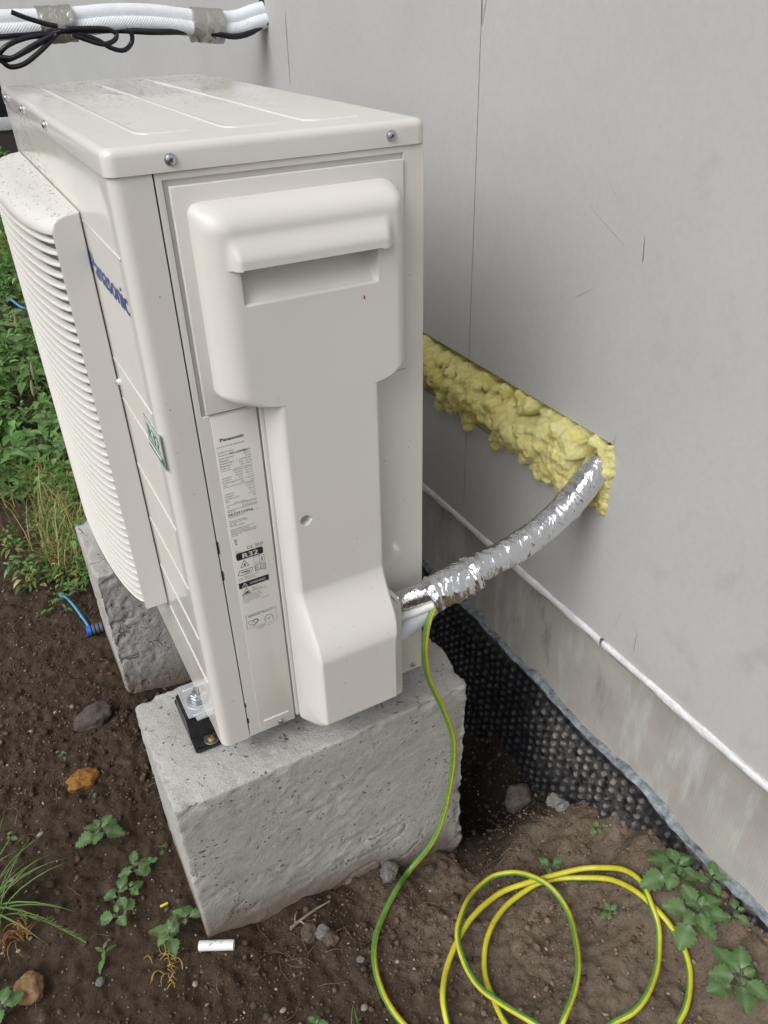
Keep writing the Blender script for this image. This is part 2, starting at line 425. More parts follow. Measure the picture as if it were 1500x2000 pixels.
# ------------------------------------------------------------------ ground
CP = np.array([(-.1,-.04,-.375),(-.3,-.1,-.38),(-.4,.1,-.375),(-.2,.3,-.375),(-.3,.6,-.37),(-.16,.9,-.36),(-.1,.4,-.375),(-.1,.15,-.375),(-.6,.3,-.37),(-.6,1.2,-.37),(0,1.6,-.37),(0,3,-.37),(-2,2,-.37),(-2,-1,-.38),(-.2,-.6,-.39),(0,-1.5,-.38),
(.05,-.05,-.40),(.18,-.06,-.43),(.32,-.06,-.47),(.44,-.05,-.53),(.5,.06,-.61),(.55,.2,-.60),(.5,.4,-.58),(.6,.6,-.5),(.55,1.0,-.45),(.2,.4,-.42),(.3,.9,-.42),(.15,.45,-.40),
(.65,.13,-.49),(.65,-.05,-.49),(.645,-.15,-.398),(.64,-.21,-.352),(.635,-.29,-.300),(.635,-.40,-.272),(.64,-.5,-.266),(.65,-.7,-.26),(.65,-1.2,-.27),
(.3,-.25,-.415),(.45,-.25,-.415),(.5,-.12,-.46),(.56,-.2,-.405),(.5,-.42,-.365),(.15,-.3,-.40),(.35,-.5,-.375),(.2,-.6,-.385),(.5,-.7,-.34),(.6,1.6,-.4),(.6,3,-.38),(.6,6,-.38),(.3,8,-.38),(-3,8,-.38),(3,-3,-.35),(-4,-4,-.38)])
def h0(x, y):
    x = np.asarray(x, float); y = np.asarray(y, float); ww = 0; r = 0
    for a, b, c in CP:
        k = 1 / ((x - a)**2 + (y - b)**2 + 4e-4)**1.6; ww = ww + k; r = r + k * c
    return r / ww
def hg(x, y):
    x = np.asarray(x, float); y = np.asarray(y, float)
    z = h0(x, y) + .010 * fbm(x * 7, y * 7, 0, 3, 1)
    c = fbm(x * 26, y * 26, 0, 3, 5)
    z = z + .010 * np.abs(c) * 1.2 - .004
    z = z + .009 * fbm(x * 75, y * 75, 0, 4, 9)
    return z
def gz(x, y): return float(hg(np.array([x]), np.array([y]))[0])
def spaced(lo, hi, step, far, g=1.22):
    a = list(np.arange(lo, hi + 1e-9, step)); s = step; b = []
    q = a[-1]
    while q < far: s *= g; q += s; b.append(q)
    s = step; q = lo; d = []
    while q > -far: s *= g; q -= s; d.append(q)
    return np.array(d[::-1] + a + b)
gx = spaced(-.48, .68, .004, 70); gy = spaced(-.62, 1.15, .0045, 70)
GX, GY = np.meshgrid(gx, gy)
GZ = np.concatenate([hg(GX[i:i + 60].ravel(), GY[i:i + 60].ravel()) for i in range(0, len(gy), 60)]).reshape(GX.shape)
dry = sstep(-.05, .35, GX) * sstep(.05, -.12, GY) * .75 + .10 + .25 * sstep(.45, .62, GX) * sstep(.0, -.2, GY) - .1 * sstep(.2, .1, GX)
damp_shade = np.clip(sstep(.40, .47, GX) * sstep(-.14, -.04, GY + .04 * fbm(GX * 14, GY * 14, 0, 3, 41)) * 1.0 + .45 * sstep(.1, .5, fbm(GX * 5, GY * 5, 0, 3, 42)) * sstep(.05, -.08, GX) + .7 * sstep(-.03, .0, GY) * sstep(.60, .50, GY) * sstep(-.10, -.08, GX), 0, 1)  # painted shade in the pit and under the machine; damp patches at left
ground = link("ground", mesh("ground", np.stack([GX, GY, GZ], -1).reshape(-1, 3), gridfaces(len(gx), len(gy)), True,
              np.stack([np.clip(dry, 0, 1).ravel(), damp_shade.ravel(), 0 * damp_shade.ravel()], 1)), M_SOIL)
tag(ground, kind="structure")

ICO = bmesh.new(); bmesh.ops.create_icosphere(ICO, subdivisions=1, radius=1)
ICO_V = np.array([v.co[:] for v in ICO.verts]); ICO_F = np.array([[v.index for v in f.verts] for f in ICO.faces]); ICO.free()
def scatter_grains(name, pts, sizes, cols, sink=.3):
    n = len(pts); k = len(ICO_V)
    sc = RNG.uniform(.6, 1.25, (n, 1, 3)) * sizes[:, None, None]
    jit = 1 + RNG.uniform(-.28, .28, (n, k, 1))
    a = RNG.uniform(0, 6.28, n); ca, sa = np.cos(a), np.sin(a)
    V = ICO_V[None] * sc * jit
    x = V[..., 0] * ca[:, None] - V[..., 1] * sa[:, None]; y = V[..., 0] * sa[:, None] + V[..., 1] * ca[:, None]
    V = np.stack([x, y, V[..., 2] * .75], -1)
    P = np.array(pts); P[:, 2] += sizes * (0.55 - sink)
    V = (V + P[:, None]).reshape(-1, 3)
    F = (ICO_F[None] + (np.arange(n) * k)[:, None, None]).reshape(-1, 3)
    C = np.repeat(cols, k, 0)
    return link(name, mesh(name, V, F, False, C), M_PEBBLE)
def in_block(x, y):
    return ((x > -.10) & (x < .42) & (y > -.045) & (y < .215)) | ((x > -.09) & (x < .42) & (y > .565) & (y < .81))
def rnd_ground(n, x0, x1, y0, y1):
    x = RNG.uniform(x0, x1, n); y = RNG.uniform(y0, y1, n); m = ~in_block(x, y) & (x < .64)
    x, y = x[m], y[m]; return np.stack([x, y, hg(x, y)], 1)
p = rnd_ground(26000, -.48, .65, -.62, 1.15)
p = p[fbm(p[:, 0] * 9, p[:, 1] * 9, 0, 3, 31) > -.12]
s_ = RNG.lognormal(-6.45, .50, len(p)).clip(.0007, .0065)
t_ = RNG.uniform(0, 1, (len(p), 1)); dr = (sstep(0, .35, p[:, 0]) * sstep(.05, -.1, p[:, 1]))[:, None]
c_ = np.array([[.045, .030, .020]]) * (1 - t_) + np.array([[.13, .09, .062]]) * t_
c_ = c_ * (1 + dr * .9)
p2_ = rnd_ground(900, -.48, .65, -.62, 1.0); s2 = RNG.lognormal(-5.35, .35, len(p2_)).clip(.003, .010); t2 = RNG.uniform(0, 1, (len(p2_), 1))
c2 = (np.array([[.045, .030, .020]]) * (1 - t2) + np.array([[.115, .080, .054]]) * t2) * (1 + .9 * (sstep(0, .35, p2_[:, 0]) * sstep(.05, -.1, p2_[:, 1]))[:, None])
p, s_, c_ = np.concatenate([p, p2_]), np.concatenate([s_, s2]), np.concatenate([c_, c2])
tag(scatter_grains("soil_crumbs", p, s_, c_), "loose brown crumbs of soil lying over the bare ground", "soil", None, "stuff")
p = rnd_ground(7000, -.48, .65, -.62, 1.15)
s_ = RNG.lognormal(-6.75, .60, len(p)).clip(.0006, .0070); t_ = RNG.uniform(0, 1, (len(p), 1))**2.2
c_ = np.array([[.11, .085, .062]]) * (1 - t_) + np.array([[.42, .38, .32]]) * t_
tag(scatter_grains("pebbles", p, s_, c_, .1), "small pale pebbles scattered over the bare soil", "pebbles", None, "stuff")
# straws and rootlets
V = []; F = []
def add_strip_tube(P, r, V, F, n=4):
    T, N, B = frames(P); o = len(V)
    for i in range(len(P)):
        for k in range(n):
            a = 2 * math.pi * k / n; V.append(P[i] + (N[i] * math.cos(a) + B[i] * math.sin(a)) * r * (1 - .6 * i / len(P)))
    for i in range(len(P) - 1):
        for k in range(n): F.append((o + i * n + k, o + i * n + (k + 1) % n, o + (i + 1) * n + (k + 1) % n, o + (i + 1) * n + k))
for k in range(260):
    if k < 90: x, y = random.uniform(.36, .60), random.uniform(-.28, -.08)
    elif k < 140: x, y = random.uniform(0, .3), random.uniform(-.16, -.06)
    else: x, y = random.uniform(-.46, .62), random.uniform(-.6, .9)
    if in_block(np.array([x]), np.array([y]))[0]: continue
    a = random.uniform(0, 6.3); L = random.uniform(.012, .05); bend = random.gauss(0, .55); P = []
    for i in range(6):
        t = i / 5; P.append((x + L * t * math.cos(a + bend * t), y + L * t * math.sin(a + bend * t)))
    zs = hg(np.array([q[0] for q in P]), np.array([q[1] for q in P]))
    lift = random.uniform(.001, .012)
    P = [np.array((q[0], q[1], z + .0012 + lift * math.sin(3.14 * i / 5))) for i, (q, z) in enumerate(zip(P, zs))]
    add_strip_tube(P, random.uniform(.0003, .00065), V, F)
tag(link("dry_straw", mesh("dry_straw", V, F), M_STRAW), "thin dry straws and rootlets lying on the bare soil", "straw", None, "stuff")

# ------------------------------------------------------------------ house wall, base profile, plinth
XW = .62
wall = empty("house_wall", (XW, 0, 0), "grey rendered house wall with white lower edge behind the heat pump", "wall")
bm = bmesh.new()                      # the slab leaves a horizontal slot open for the pipe
for ya, yb, za, zb in ((-2.2, 7.68, .010, .232), (-2.2, 7.68, .352, 3.0), (-2.2, -.060, .232, .352), (1.0, 7.68, .232, .352)):
    bmesh.ops.create_cube(bm, size=1, matrix=Matrix.Translation((XW + .06, (ya + yb) / 2, (za + zb) / 2)) @ Matrix.Diagonal((.12, yb - ya, zb - za, 1)))
link("render_slab", bm_mesh("render_slab", bm, False), M_WALL, wall)
rbox("plinth", XW + .030, XW + .25, -2.2, 7.66, -1.1, .004, M_PLINTH, wall, .003)
def rough_strip(name, x0, x1, z0, z1, ya, yb, mat, amp, seed, parent, step=.006):
    """a long strip along y whose profile is a rounded rectangle with uneven plaster edges"""
    ys = np.arange(ya, yb + 1e-6, step); m = 14; a = np.linspace(0, 2 * np.pi, m, endpoint=False)
    cx, cz, hx, hz = (x0 + x1) / 2, (z0 + z1) / 2, (x1 - x0) / 2, (z1 - z0) / 2
    sx = np.sign(np.cos(a)) * np.abs(np.cos(a))**.12; sz = np.sign(np.sin(a)) * np.abs(np.sin(a))**.12
    Y, A = np.meshgrid(ys, np.arange(m), indexing='ij')
    nz = amp * fbm(Y * 28, A * .9, 0, 4, seed)
    X = cx + sx[A] * hx + nz * np.sign(sx[A]) * .6; Z = cz + sz[A] * hz + nz * sz[A]
    me = mesh(name, np.stack([X, Y, Z], -1).reshape(-1, 3), gridfaces(m, len(ys), True))
    return link(name, me, mat, parent)
rough_strip("base_profile", XW - .0035, XW + .034, -.0065, .0082, -2.2, -.103, M_RIM, .0022, 3, wall)
rough_strip("base_profile", XW - .0035, XW + .034, -.0065, .0082, -.100, 3.0, M_RIM, .0022, 4, wall)
rbox("base_profile", XW - .005, XW + .034, -.006, .0075, 3.003, 7.66, M_RIM, wall, .002)
M_PENCIL = plain("pencil_line", (.16, .16, .165), .8, 0, .3, 90)
M_PENCILFAINT = plain("faint_pencil_line", (.30, .30, .30), .8, 0, .3, 90)
def mark(y0, z0, y1, z1, wd=.0012, mat=None):
    n = 7; V = []; F = []
    d = np.array((y1 - y0, z1 - z0)); L = np.linalg.norm(d); nrm = np.array((-d[1], d[0])) / L
    n = max(4, int(L / .02))
    for i in range(n + 1):
        t = i / n; c = np.array((y0, z0)) + d * t; ww = wd * (.55 + .45 * random.random()) * (.4 if i in (0, n) else 1)
        for s2, x in ((-1, XW - .0004), (1, XW - .0004)): V.append((x, c[0] + nrm[0] * ww / 2 * s2, c[1] + nrm[1] * ww / 2 * s2))
    F = [(2 * i, 2 * i + 1, 2 * i + 3, 2 * i + 2) for i in range(n)]
    link("pencil_mark", mesh("pencil_mark", V, F), mat or M_PENCIL, wall)
mark(.320, 1.25, .3135, .04, .0014)
mark(.315, .863, .299, .93, .0012); mark(.316, .863, .3205, .93, .003)
mark(-.057, .644, -.0605, .613, .0018)
mark(.051, .664, -.025, .627, .0008, M_PENCILFAINT)
mark(-.0615, .372, -.0575, .318, .0010); mark(-.052, .354, -.077, .337, .0010)
mark(-.0575, .264, -.0545, .232, .0010); mark(-.046, .268, -.072, .252, .0008)
mark(-.168, .074, -.1685, .036, .0012); mark(-.155, .087, -.168, .075, .0007, M_PENCILFAINT)
mark(1.050, .878, 1.052, .74, .003); mark(1.16, .70, 1.17, .61, .003, M_PENCILFAINT)
mark(-.135, .10, -.120, .045, .0007, M_PENCILFAINT)
mark(.02, .70, -.012, .672, .0007, M_PENCILFAINT); mark(.02, .56, .06, .535, .0007, M_PENCILFAINT)

# dimpled drainage sheet against the plinth
ys = np.arange(-.78, 1.00, .0028); zs = np.arange(0, .46, .0028)
Yg, Zg = np.meshgrid(ys, zs)
top = -.238 - .018 * sstep(.3, -.3, ys) + .012 * fbm(ys * 5, 0 * ys, 0, 3, 61) + .006 * fbm(ys * 26, 0 * ys, 0, 3, 62)
Z = top[None] - Zg
pit_ = .0215
row = np.round(Zg / pit_); yy = Yg / pit_
dd = np.hypot((yy - np.round(yy)) * pit_, Zg - row * pit_)
dim = .0056 * sstep(.0066, .0032, dd) * (Zg > .012) * np.clip(1 + .5 * fbm(Yg * 30, Zg * 30, 0, 3, 70), .3, 1.3)
wave = .016 * fbm(Yg * 5, Zg * 6, 0, 3, 63) + .008 * fbm(Yg * 20, Zg * 16, 0, 3, 64)
lean = -.006 - .05 * Zg * sstep(-.6, .1, Yg)
X = XW + .026 + lean - dim - np.abs(wave) * sstep(0, .05, Zg) - .001
ripple = sstep(-.10, -.22, Yg) * sstep(.42, .10, Zg)
patch = sstep(.10, -.06, Yg) * sstep(-.34, -.14, Yg) * sstep(.22, .08, Zg) * sstep(.008, .03, Zg)
dust = np.clip(.03 + patch * (.22 + .5 * sstep(.001, .0055, dim)) + .40 * sstep(.014, .0, Zg) + .20 * sstep(.003, .006, dim) + .30 * sstep(-.28, -.42, Yg) * sstep(.0, .3, fbm(Yg * 14, Zg * 14, 0, 3, 69)), 0, 1)
memb = link("drainage_sheet", mesh("drainage_sheet", np.stack([X, Yg, Z], -1).reshape(-1, 3), gridfaces(len(ys), len(zs)), True,
            np.repeat(dust.reshape(-1, 1), 3, 1)), M_MEMB)
tag(memb, "black dimpled drainage sheet standing against the plinth of the house", "drainage sheet")
sol = memb.modifiers.new("thickness", 'SOLIDIFY'); sol.thickness = .0015; sol.offset = 1
# slurry that seals its top edge
nw = 7; W, I = np.meshgrid(np.arange(nw), np.arange(len(ys)))
prof_z = np.array([-.016, -.010, -.004, .003, .008, .012, .0145]); prof_x = np.array([.0225, .0175, .0155, .0175, .021, .026, .031])
wd = np.clip(.08 + 1.0 * fbm(ys * 14, 0 * ys, 0, 4, 66), .06, 1.15)[I]
Zs = top[I] + prof_z[W] * wd; Xs = XW + prof_x[W] - .001 + .003 * fbm(ys[I] * 60, W * .6, 0, 3, 67)
smear = link("sealing_slurry", mesh("sealing_slurry", np.stack([Xs, ys[I], Zs], -1).reshape(-1, 3), gridfaces(nw, len(ys))), M_SMEAR, wall)

# ------------------------------------------------------------------ concrete blocks
def rough_block(name, x0, x1, y0, y1, z0, z1, seed, step=.005, jag=.007, crumble=0.0):
    V = []; F = []; 
    idx = {}
    nx, ny, nz = [max(2, int(round((b - a) / step))) for a, b in ((x0, x1), (y0, y1), (z0, z1))]
    def vid(i, j, k):
        key = (i, j, k)
        if key not in idx: idx[key] = len(V); V.append((x0 + (x1 - x0) * i / nx, y0 + (y1 - y0) * j / ny, z0 + (z1 - z0) * k / nz))
        return idx[key]
    for i in range(nx):
        for j in range(ny):
            F.append((vid(i, j, nz), vid(i + 1, j, nz), vid(i + 1, j + 1, nz), vid(i, j + 1, nz)))
        for k in range(nz):
            F.append((vid(i, 0, k), vid(i + 1, 0, k), vid(i + 1, 0, k + 1), vid(i, 0, k + 1)))
            F.append((vid(i + 1, ny, k), vid(i, ny, k), vid(i, ny, k + 1), vid(i + 1, ny, k + 1)))
    for j in range(ny):
        for k in range(nz):
            F.append((vid(0, j + 1, k), vid(0, j, k), vid(0, j, k + 1), vid(0, j + 1, k + 1)))
            F.append((vid(nx, j, k), vid(nx, j + 1, k), vid(nx, j + 1, k + 1), vid(nx, j, k + 1)))
    V = np.array(V); c = np.array(((x0 + x1) / 2, (y0 + y1) / 2, (z0 + z1) / 2)); h = np.array(((x1 - x0) / 2, (y1 - y0) / 2, (z1 - z0) / 2))
    d = h - np.abs(V - c)                                   # distance to each pair of faces
    # round the edges, then rough relief
    r = .0032 + .002 * fbm(V[:, 0] * 40, V[:, 1] * 40, V[:, 2] * 40, 3, seed)[:, None]
    q = np.maximum(np.abs(V - c) - (h - r), 0); n = np.sign(V - c) * q
    ln = np.linalg.norm(n, axis=1, keepdims=True) + 1e-9
    core = np.sign(V - c) * np.minimum(np.abs(V - c), h - r) + c
    nv = n / ln; V2 = core + nv * r
    ed = np.sort(d, axis=1)[:, 1]                            # distance to the nearest edge
    X, Y, Z = V.T
    rel = .0014 * fbm(X * 9, Y * 9, Z * 9, 4, seed + 3) + .0020 * fbm(X * 60, Y * 60, Z * 75, 4, seed + 4) * (.4 + sstep(-.1, .4, fbm(X * 12, Y * 12, Z * 12, 2, seed + 6)))
    ch = fbm(X * 34, Y * 34, Z * 34, 4, seed + 5)
    rel -= .008 * sstep(.05, .45, ch) * sstep(.022, .0, ed)    # chipped arrises
    cr = np.abs(fbm(X * 11, Y * 11, Z * 15, 3, seed + 7)); rel -= .0045 * sstep(.035, .0, cr) * (fbm(X * 5, Y * 5, Z * 5, 2, seed + 8) > .12)   # cracks
    lf = sstep(.16, .0, X - x0 + .03 * fbm(X * 20, Y * 20, Z * 20, 3, seed + 13)) * sstep(.03, -.01, Y - y0)
    rel -= crumble * lf * (.25 + np.abs(fbm(X * 55, Y * 55, Z * 55, 4, seed + 14)) * 1.9)
    near = sstep(.03, 0, x1 - X); rel += near * jag * (fbm(X * 3, Y * 9, Z * 9, 2, seed + 9) + .6 * fbm(X * 3, Y * 55, Z * 48, 4, seed + 10))   # ragged far side
    V2 = V2 + nv * rel[:, None]
    dirt = sstep(.10, .0, V2[:, 2] - (h0(V2[:, 0], V2[:, 1]) + .03 * fbm(X * 14, Y * 14, 0, 3, seed + 11)))
    return link(name, mesh(name, V2, np.array(F), True, np.stack([dirt, (crumble > 0) * sstep(.26, .05, X - x0 + .05 * fbm(X * 14, Y * 14, Z * 14, 3, seed + 15)), 0 * dirt], 1)), M_CONC)
tag(rough_block("concrete_block", -.091, .405, -.032, .205, -.62, -.05, 100, .004, .011),
    "rough grey concrete block nearer the viewer, with the yellow green wire hanging down its face", "concrete block", "concrete footing blocks")
tag(rough_block("concrete_block", -.078, .405, .575, .80, -.60, -.05, 200, .0045, .007, .006),
    "rough cracked concrete block farther back, under the fan grille end of the heat pump", "concrete block", "concrete footing blocks")
# ------------------------------------------------------------------ heat pump
UD, UW, UH = .334, .765, .795
unit = empty("heat_pump", (.167, .38, 0), "cream white outdoor heat pump unit standing on two concrete blocks beside the wall", "heat pump")
def plan_round(x0, x1, y0, y1, r, n=7):
    P = []
    for cx, cy, a0 in ((x0 + r, y0 + r, 180), (x1 - r, y0 + r, 270), (x1 - r, y1 - r, 0), (x0 + r, y1 - r, 90)):
        for k in range(n): a = R(a0 + 90 * k / (n - 1)); P.append((cx + r * math.cos(a), cy + r * math.sin(a)))
    return P
def shell(name, plan, z0, z1, th, mat, parent, closed=False, bevel=0.0):
    """a bent sheet standing on an open plan polyline, thickness th towards the inside (left of travel)"""
    P = np.array(plan); n = len(P); T = np.gradient(P, axis=0); T /= np.linalg.norm(T, axis=1)[:, None]; N = np.stack([-T[:, 1], T[:, 0]], 1)
    Q = P + N * th; V = []; F = []
    for z in (z0, z1):
        for q in P: V.append((q[0], q[1], z))
        for q in Q: V.append((q[0], q[1], z))
    m = 2 * n
    for i in range(n - 1):
        F += [(i, i + 1, m + i + 1, m + i), (n + i + 1, n + i, m + n + i, m + n + i + 1), (m + i, m + i + 1, m + n + i + 1, m + n + i), (i + 1, i, n + i, n + i + 1)]
    F += [(0, m, m + n, n), (n - 1, n + n - 1, m + n + n - 1, m + n - 1)]
    return link(name, sharp(mesh(name, V, F), 35), mat, parent)
def arc(cx, cy, r, a0, a1, n=8): return [(cx + r * math.cos(R(a0 + (a1 - a0) * k / (n - 1))), cy + r * math.sin(R(a0 + (a1 - a0) * k / (n - 1)))) for k in range(n)]
rbox("sunk_field", .050, .312, .0040, .0044, .006, .7630, M_SHEET, unit, 0)
rbox("inner_case", .004, UD - .004, .0045, UW - .004, .004, UH - .03, M_DARK, unit, .008)
# front panel wraps round the near corner
pl = [(.0402, 0)] + [(.030, 0), (.020, 0)] + arc(.013, .013, .013, 270, 180) + [(0, .05)] + [(0, y) for y in np.linspace(.1, UW - .02, 8)] + arc(.013, UW - .013, .013, 180, 90) + [(.05, UW)]
shell("front_panel", pl[::-1], .0, UH - .0245, .0012, M_SHEET, unit) if False else shell("front_panel", [(a, b) for a, b in pl], .0, UH - .0245, -.0012, M_SHEET, unit)
shell("back_panel", [(.055, UW)] + arc(UD - .010, UW - .010, .010, 90, 0) + [(UD, .02)], .0, UH - .0245, -.0012, M_SHEET, unit)
# end panel: T-shaped sunk field between frame, label strip and right strip
def cells_panel(name, xb, zb, skip, yf, th, bev, mat, parent):
    bm = bmesh.new(); vv = {}
    def v(i, j):
        if (i, j) not in vv: vv[i, j] = bm.verts.new((xb[i], yf, zb[j]))
        return vv[i, j]
    fs = []
    for i in range(len(xb) - 1):
        for j in range(len(zb) - 1):
            if (i, j) not in skip: fs.append(bm.faces.new((v(i, j), v(i + 1, j), v(i + 1, j + 1), v(i, j + 1))))
    ex = bmesh.ops.extrude_face_region(bm, geom=fs)
    for e in ex["geom"]:
        if isinstance(e, bmesh.types.BMVert): e.co.y += th
    bmesh.ops.delete(bm, geom=[], context='FACES')
    bmesh.ops.recalc_face_normals(bm, faces=bm.faces)
    bmesh.ops.dissolve_limit(bm, angle_limit=R(1), verts=bm.verts, edges=bm.edges)
    ed = [e for e in bm.edges if len(e.link_faces) == 2 and e.calc_face_angle(0) > R(60) and all(abs(q.co.y - yf) < 1e-5 for q in e.verts)]
    bmesh.ops.bevel(bm, geom=ed, offset=bev, segments=3, affect='EDGES', profile=.6)
    return link(name, sharp(bm_mesh(name, bm), 30), mat, parent)
xb = [.0420, .0490, .1125, .2635, .3075, UD - .0012]; zb = [.001, .5185, .7635, UH - .0245]
cells_panel("end_panel", xb, zb, {(1, 1), (2, 1), (3, 1), (2, 0)}, .0002, .0060, .0014, M_SHEET, unit)
shell("rear_corner", [(UD - .0010, .0002)] + arc(UD - .005, .0052, .005, 285, 350) + [(UD, .0190)], .0, UH - .0245, -.0010, M_SHEET, unit)
rbox("label_strip", .0575, .1115, -.0010, .0005, .006, .5165, M_SHEET, unit, .0008)
# wiring cover plate and moulded cover
rbox("cover_plate", .0535, .3065, -.0028, .0039, .5205, .7580, M_PLASTIC, unit, .0012, 3)
rbox("cover_flange", .1145, .2620, -.0010, .0039, .007, .5200, M_PLASTIC, unit, .0012, 3)
def ell(t): t = np.clip(t, 0, 1); return np.sqrt(np.maximum(0, 1 - (1 - t)**2))
zt, zb_ = .742, .006
zr = np.concatenate([np.linspace(zb_, .075, 30), np.linspace(.08, .28, 60), np.linspace(.285, .358, 9), np.linspace(.361, .381, 24), np.linspace(.385, .50, 14), np.linspace(.502, .57, 36), np.linspace(.574, .63, 12), np.linspace(.632, .715, 72), np.linspace(.718, zt, 22)])
def smin_step(z, a, b): return sstep(a, b, z)
def corner(z, zc, r):      # 0..1: how far the lower corner of the wide part has opened at height z above zc
    return ell((z - zc) / r)
DU, DF = .036, .082
xi = np.linspace(0, 1, 95); xi = .5 - .5 * np.cos(np.pi * xi); xi = .6 * xi + .4 * np.linspace(0, 1, 95)
V = np.zeros((len(zr), len(xi), 3))
for j, z in enumerate(zr):
    lw = corner(z, .5285, .020) if z > .5285 else 0
    rw = corner(z, .5300, .016) if z > .5300 else 0
    xl = .1195 - lw * (.1195 - .0665); xr = .2560 + rw * (.2955 - .2560)
    xl += .012 * (1 - float(ell((zt - z) / .012))); xr -= .018 * (1 - float(ell((zt - z) / .018)))
    foot = float(np.clip((.262 - z) / .088, 0, 1)); foot = .35 * foot + .65 * foot * foot * (3 - 2 * foot)
    fr = float(sstep(.205, .155, z)); xr = xr - .006 * fr * (z < .4)
    xl = xl - .0 * foot
    D = DU + (DF - DU) * foot
    D *= float(ell((zt - z) / .026)) * float(np.clip((z - zb_ + .004) / .056, 0, 1))**.62
    rl = .013 + .019 * lw; rr_ = .010 + .010 * rw
    x = xl + (xr - xl) * xi
    prof = ell((x - xl) / rl)**1.0 * ell((xr - x) / rr_)
    y = D * prof
    # handle: a lip that swells outward above a scooped pocket
    ex = sstep(.088, .101, x) * sstep(.274, .261, x)
    lip = .0100 * sstep(.716, .690, z) * (z > .6815) * ex
    pk = sstep(.1005, .1035, x) * sstep(.2535, .2505, x)
    inside = sstep(.6455, .6475, z) * sstep(.6830, .6808, z)
    t = np.clip((z - .6455) / (.6815 - .6455), 0, 1)
    y = y + lip - pk * inside * (.004 + .022 * t)
    # recessed screw hole
    rr2 = np.hypot(x - .1445, z - .371); y = y - .012 * sstep(.0068, .0054, rr2)
    V[j] = np.stack([x, -.0026 - y, np.full_like(x, z)], 1)
cover = link("pipe_cover", mesh("pipe_cover", V.reshape(-1, 3), gridfaces(len(xi), len(zr))), M_PLASTIC, unit)
sharp(cover.data, 55)
# arched outlet collar on the right of the foot
bm = bmesh.new(); pts = [(.245, .012)] + [(.2735, .012), (.2740, .16)] + [(.2490 + .025 * math.cos(R(a)), .165 + .055 * math.sin(R(a))) for a in range(5, 95, 10)] + [(.250, .22)]
f = bm.faces.new([bm.verts.new((x, -.046, z)) for x, z in pts]); ex = bmesh.ops.extrude_face_region(bm, geom=[f])
for e in ex["geom"]:
    if isinstance(e, bmesh.types.BMVert): e.co.y += .010
bmesh.ops.recalc_face_normals(bm, faces=bm.faces)
bmesh.ops.bevel(bm, geom=[e for e in bm.edges if e.calc_face_angle(0) > R(50)], offset=.003, segments=3, affect='EDGES')
link("outlet_collar", sharp(bm_mesh("outlet_collar", bm), 40), M_PLASTIC, unit)
rbox("red_speck", .2345, .2358, -.0395, -.0380, .6300, .6335, M_RED, unit, .0003)
# lid
bm = bmesh.new(); lz0, lz1 = UH - .0240, UH
pl2 = plan_round(-.0022, UD + .0022, -.0022, UW + .0022, .013, 7)
f = bm.faces.new([bm.verts.new((a, b, lz0)) for a, b in pl2]); ex = bmesh.ops.extrude_face_region(bm, geom=[f])
for e in ex["geom"]:
    if isinstance(e, bmesh.types.BMVert): e.co.z = lz1
bmesh.ops.recalc_face_normals(bm, faces=bm.faces)
ed = [e for e in bm.edges if all(abs(q.co.z - lz1) < 1e-6 for q in e.verts)]
bmesh.ops.bevel(bm, geom=ed, offset=.0085, segments=5, affect='EDGES', profile=.5)
link("lid", sharp(bm_mesh("lid", bm), 40), M_SHEET, unit)
def rib(P, wd=.0030, h=.0014):
    P = catmull(P, 8); T, N, B = frames(P); a = np.linspace(0, np.pi, 7); V = []
    for i in range(len(P)):
        s = min(1, i / 4, (len(P) - 1 - i) / 4) * .8 + .2
        n = np.array((-T[i][1], T[i][0], 0)); n /= np.linalg.norm(n)
        for q in a: V.append(P[i] + n * wd * math.cos(q) + np.array((0, 0, h * s * math.sin(q))))
    link("lid_rib", mesh("lid_rib", V, gridfaces(7, len(P))), M_SHEET, unit)
for xa, xe, ye in ((.050, .105, .068), (.136, .196, .059), (.222, .286, .054)):
    rib([(xa, .72, UH), (xa, .5, UH), (xa, .3, UH), (xa, .12, UH), (xa + .001, ye + .014, UH), (xa + .006, ye + .003, UH), (xa + .016, ye, UH), (xe - .01, ye, UH), (xe, ye + .001, UH)])
def screw(loc, d, r=.0046, name="lid_screw", mat=None):
    M = Matrix.Translation(loc) @ rot_to(d)
    o = link(name, lathe_mesh(name, [(0, -.001), (r * 1.25, -.001), (r * 1.25, .0006), (r, .0009), (r * .92, .0022), (r * .6, .0031), (0, .0034)], 18, M), mat or M_ZINC, unit)
    bm = bmesh.new()
    for w_, h_ in ((r * .95, r * .22), (r * .22, r * .95)):
        bmesh.ops.create_cube(bm, size=1, matrix=M @ Matrix.Translation((0, 0, .0030)) @ Matrix.Rotation(.6, 4, 'Z') @ Matrix.Diagonal((w_, h_, .0009 + (.0002 if w_ > h_ else 0), 1)))
    link("cross_slot", bm_mesh("cross_slot", bm, False), M_DARK, o)
for x in (.059, .292): screw((x, -.0026, .7815), (0, -1, 0))
for y in (.318, .517, .70): screw((-.0026, y, .783), (-1, 0, 0))
screw((.090, -.0012, .0085), (0, -1, 0), .0040, "panel_screw"); screw((.3175, -.0002, .012), (0, -1, 0), .0040, "panel_screw")
rbox("pressed_bar", .0645, .1035, -.0022, 0, .0195, .0240, M_SHEET, unit, .0010)
for z0, z1 in ((.293, .307), (.334, .352), (.030, .039), (.063, .066), (.068, .0695)):
    rbox("seam_slot", .0400, .0428, -.0004, .003, z0, z1, M_DARK, unit, 0)
# horizontal pressed lines on the front panel
for z in (.695, .528, .472, .374, .284, .199, .118):
    rbox("pressed_line", -.0012, .0005, .016, .206, z - .0012, z + .0012, M_SHEET, unit, .0008)
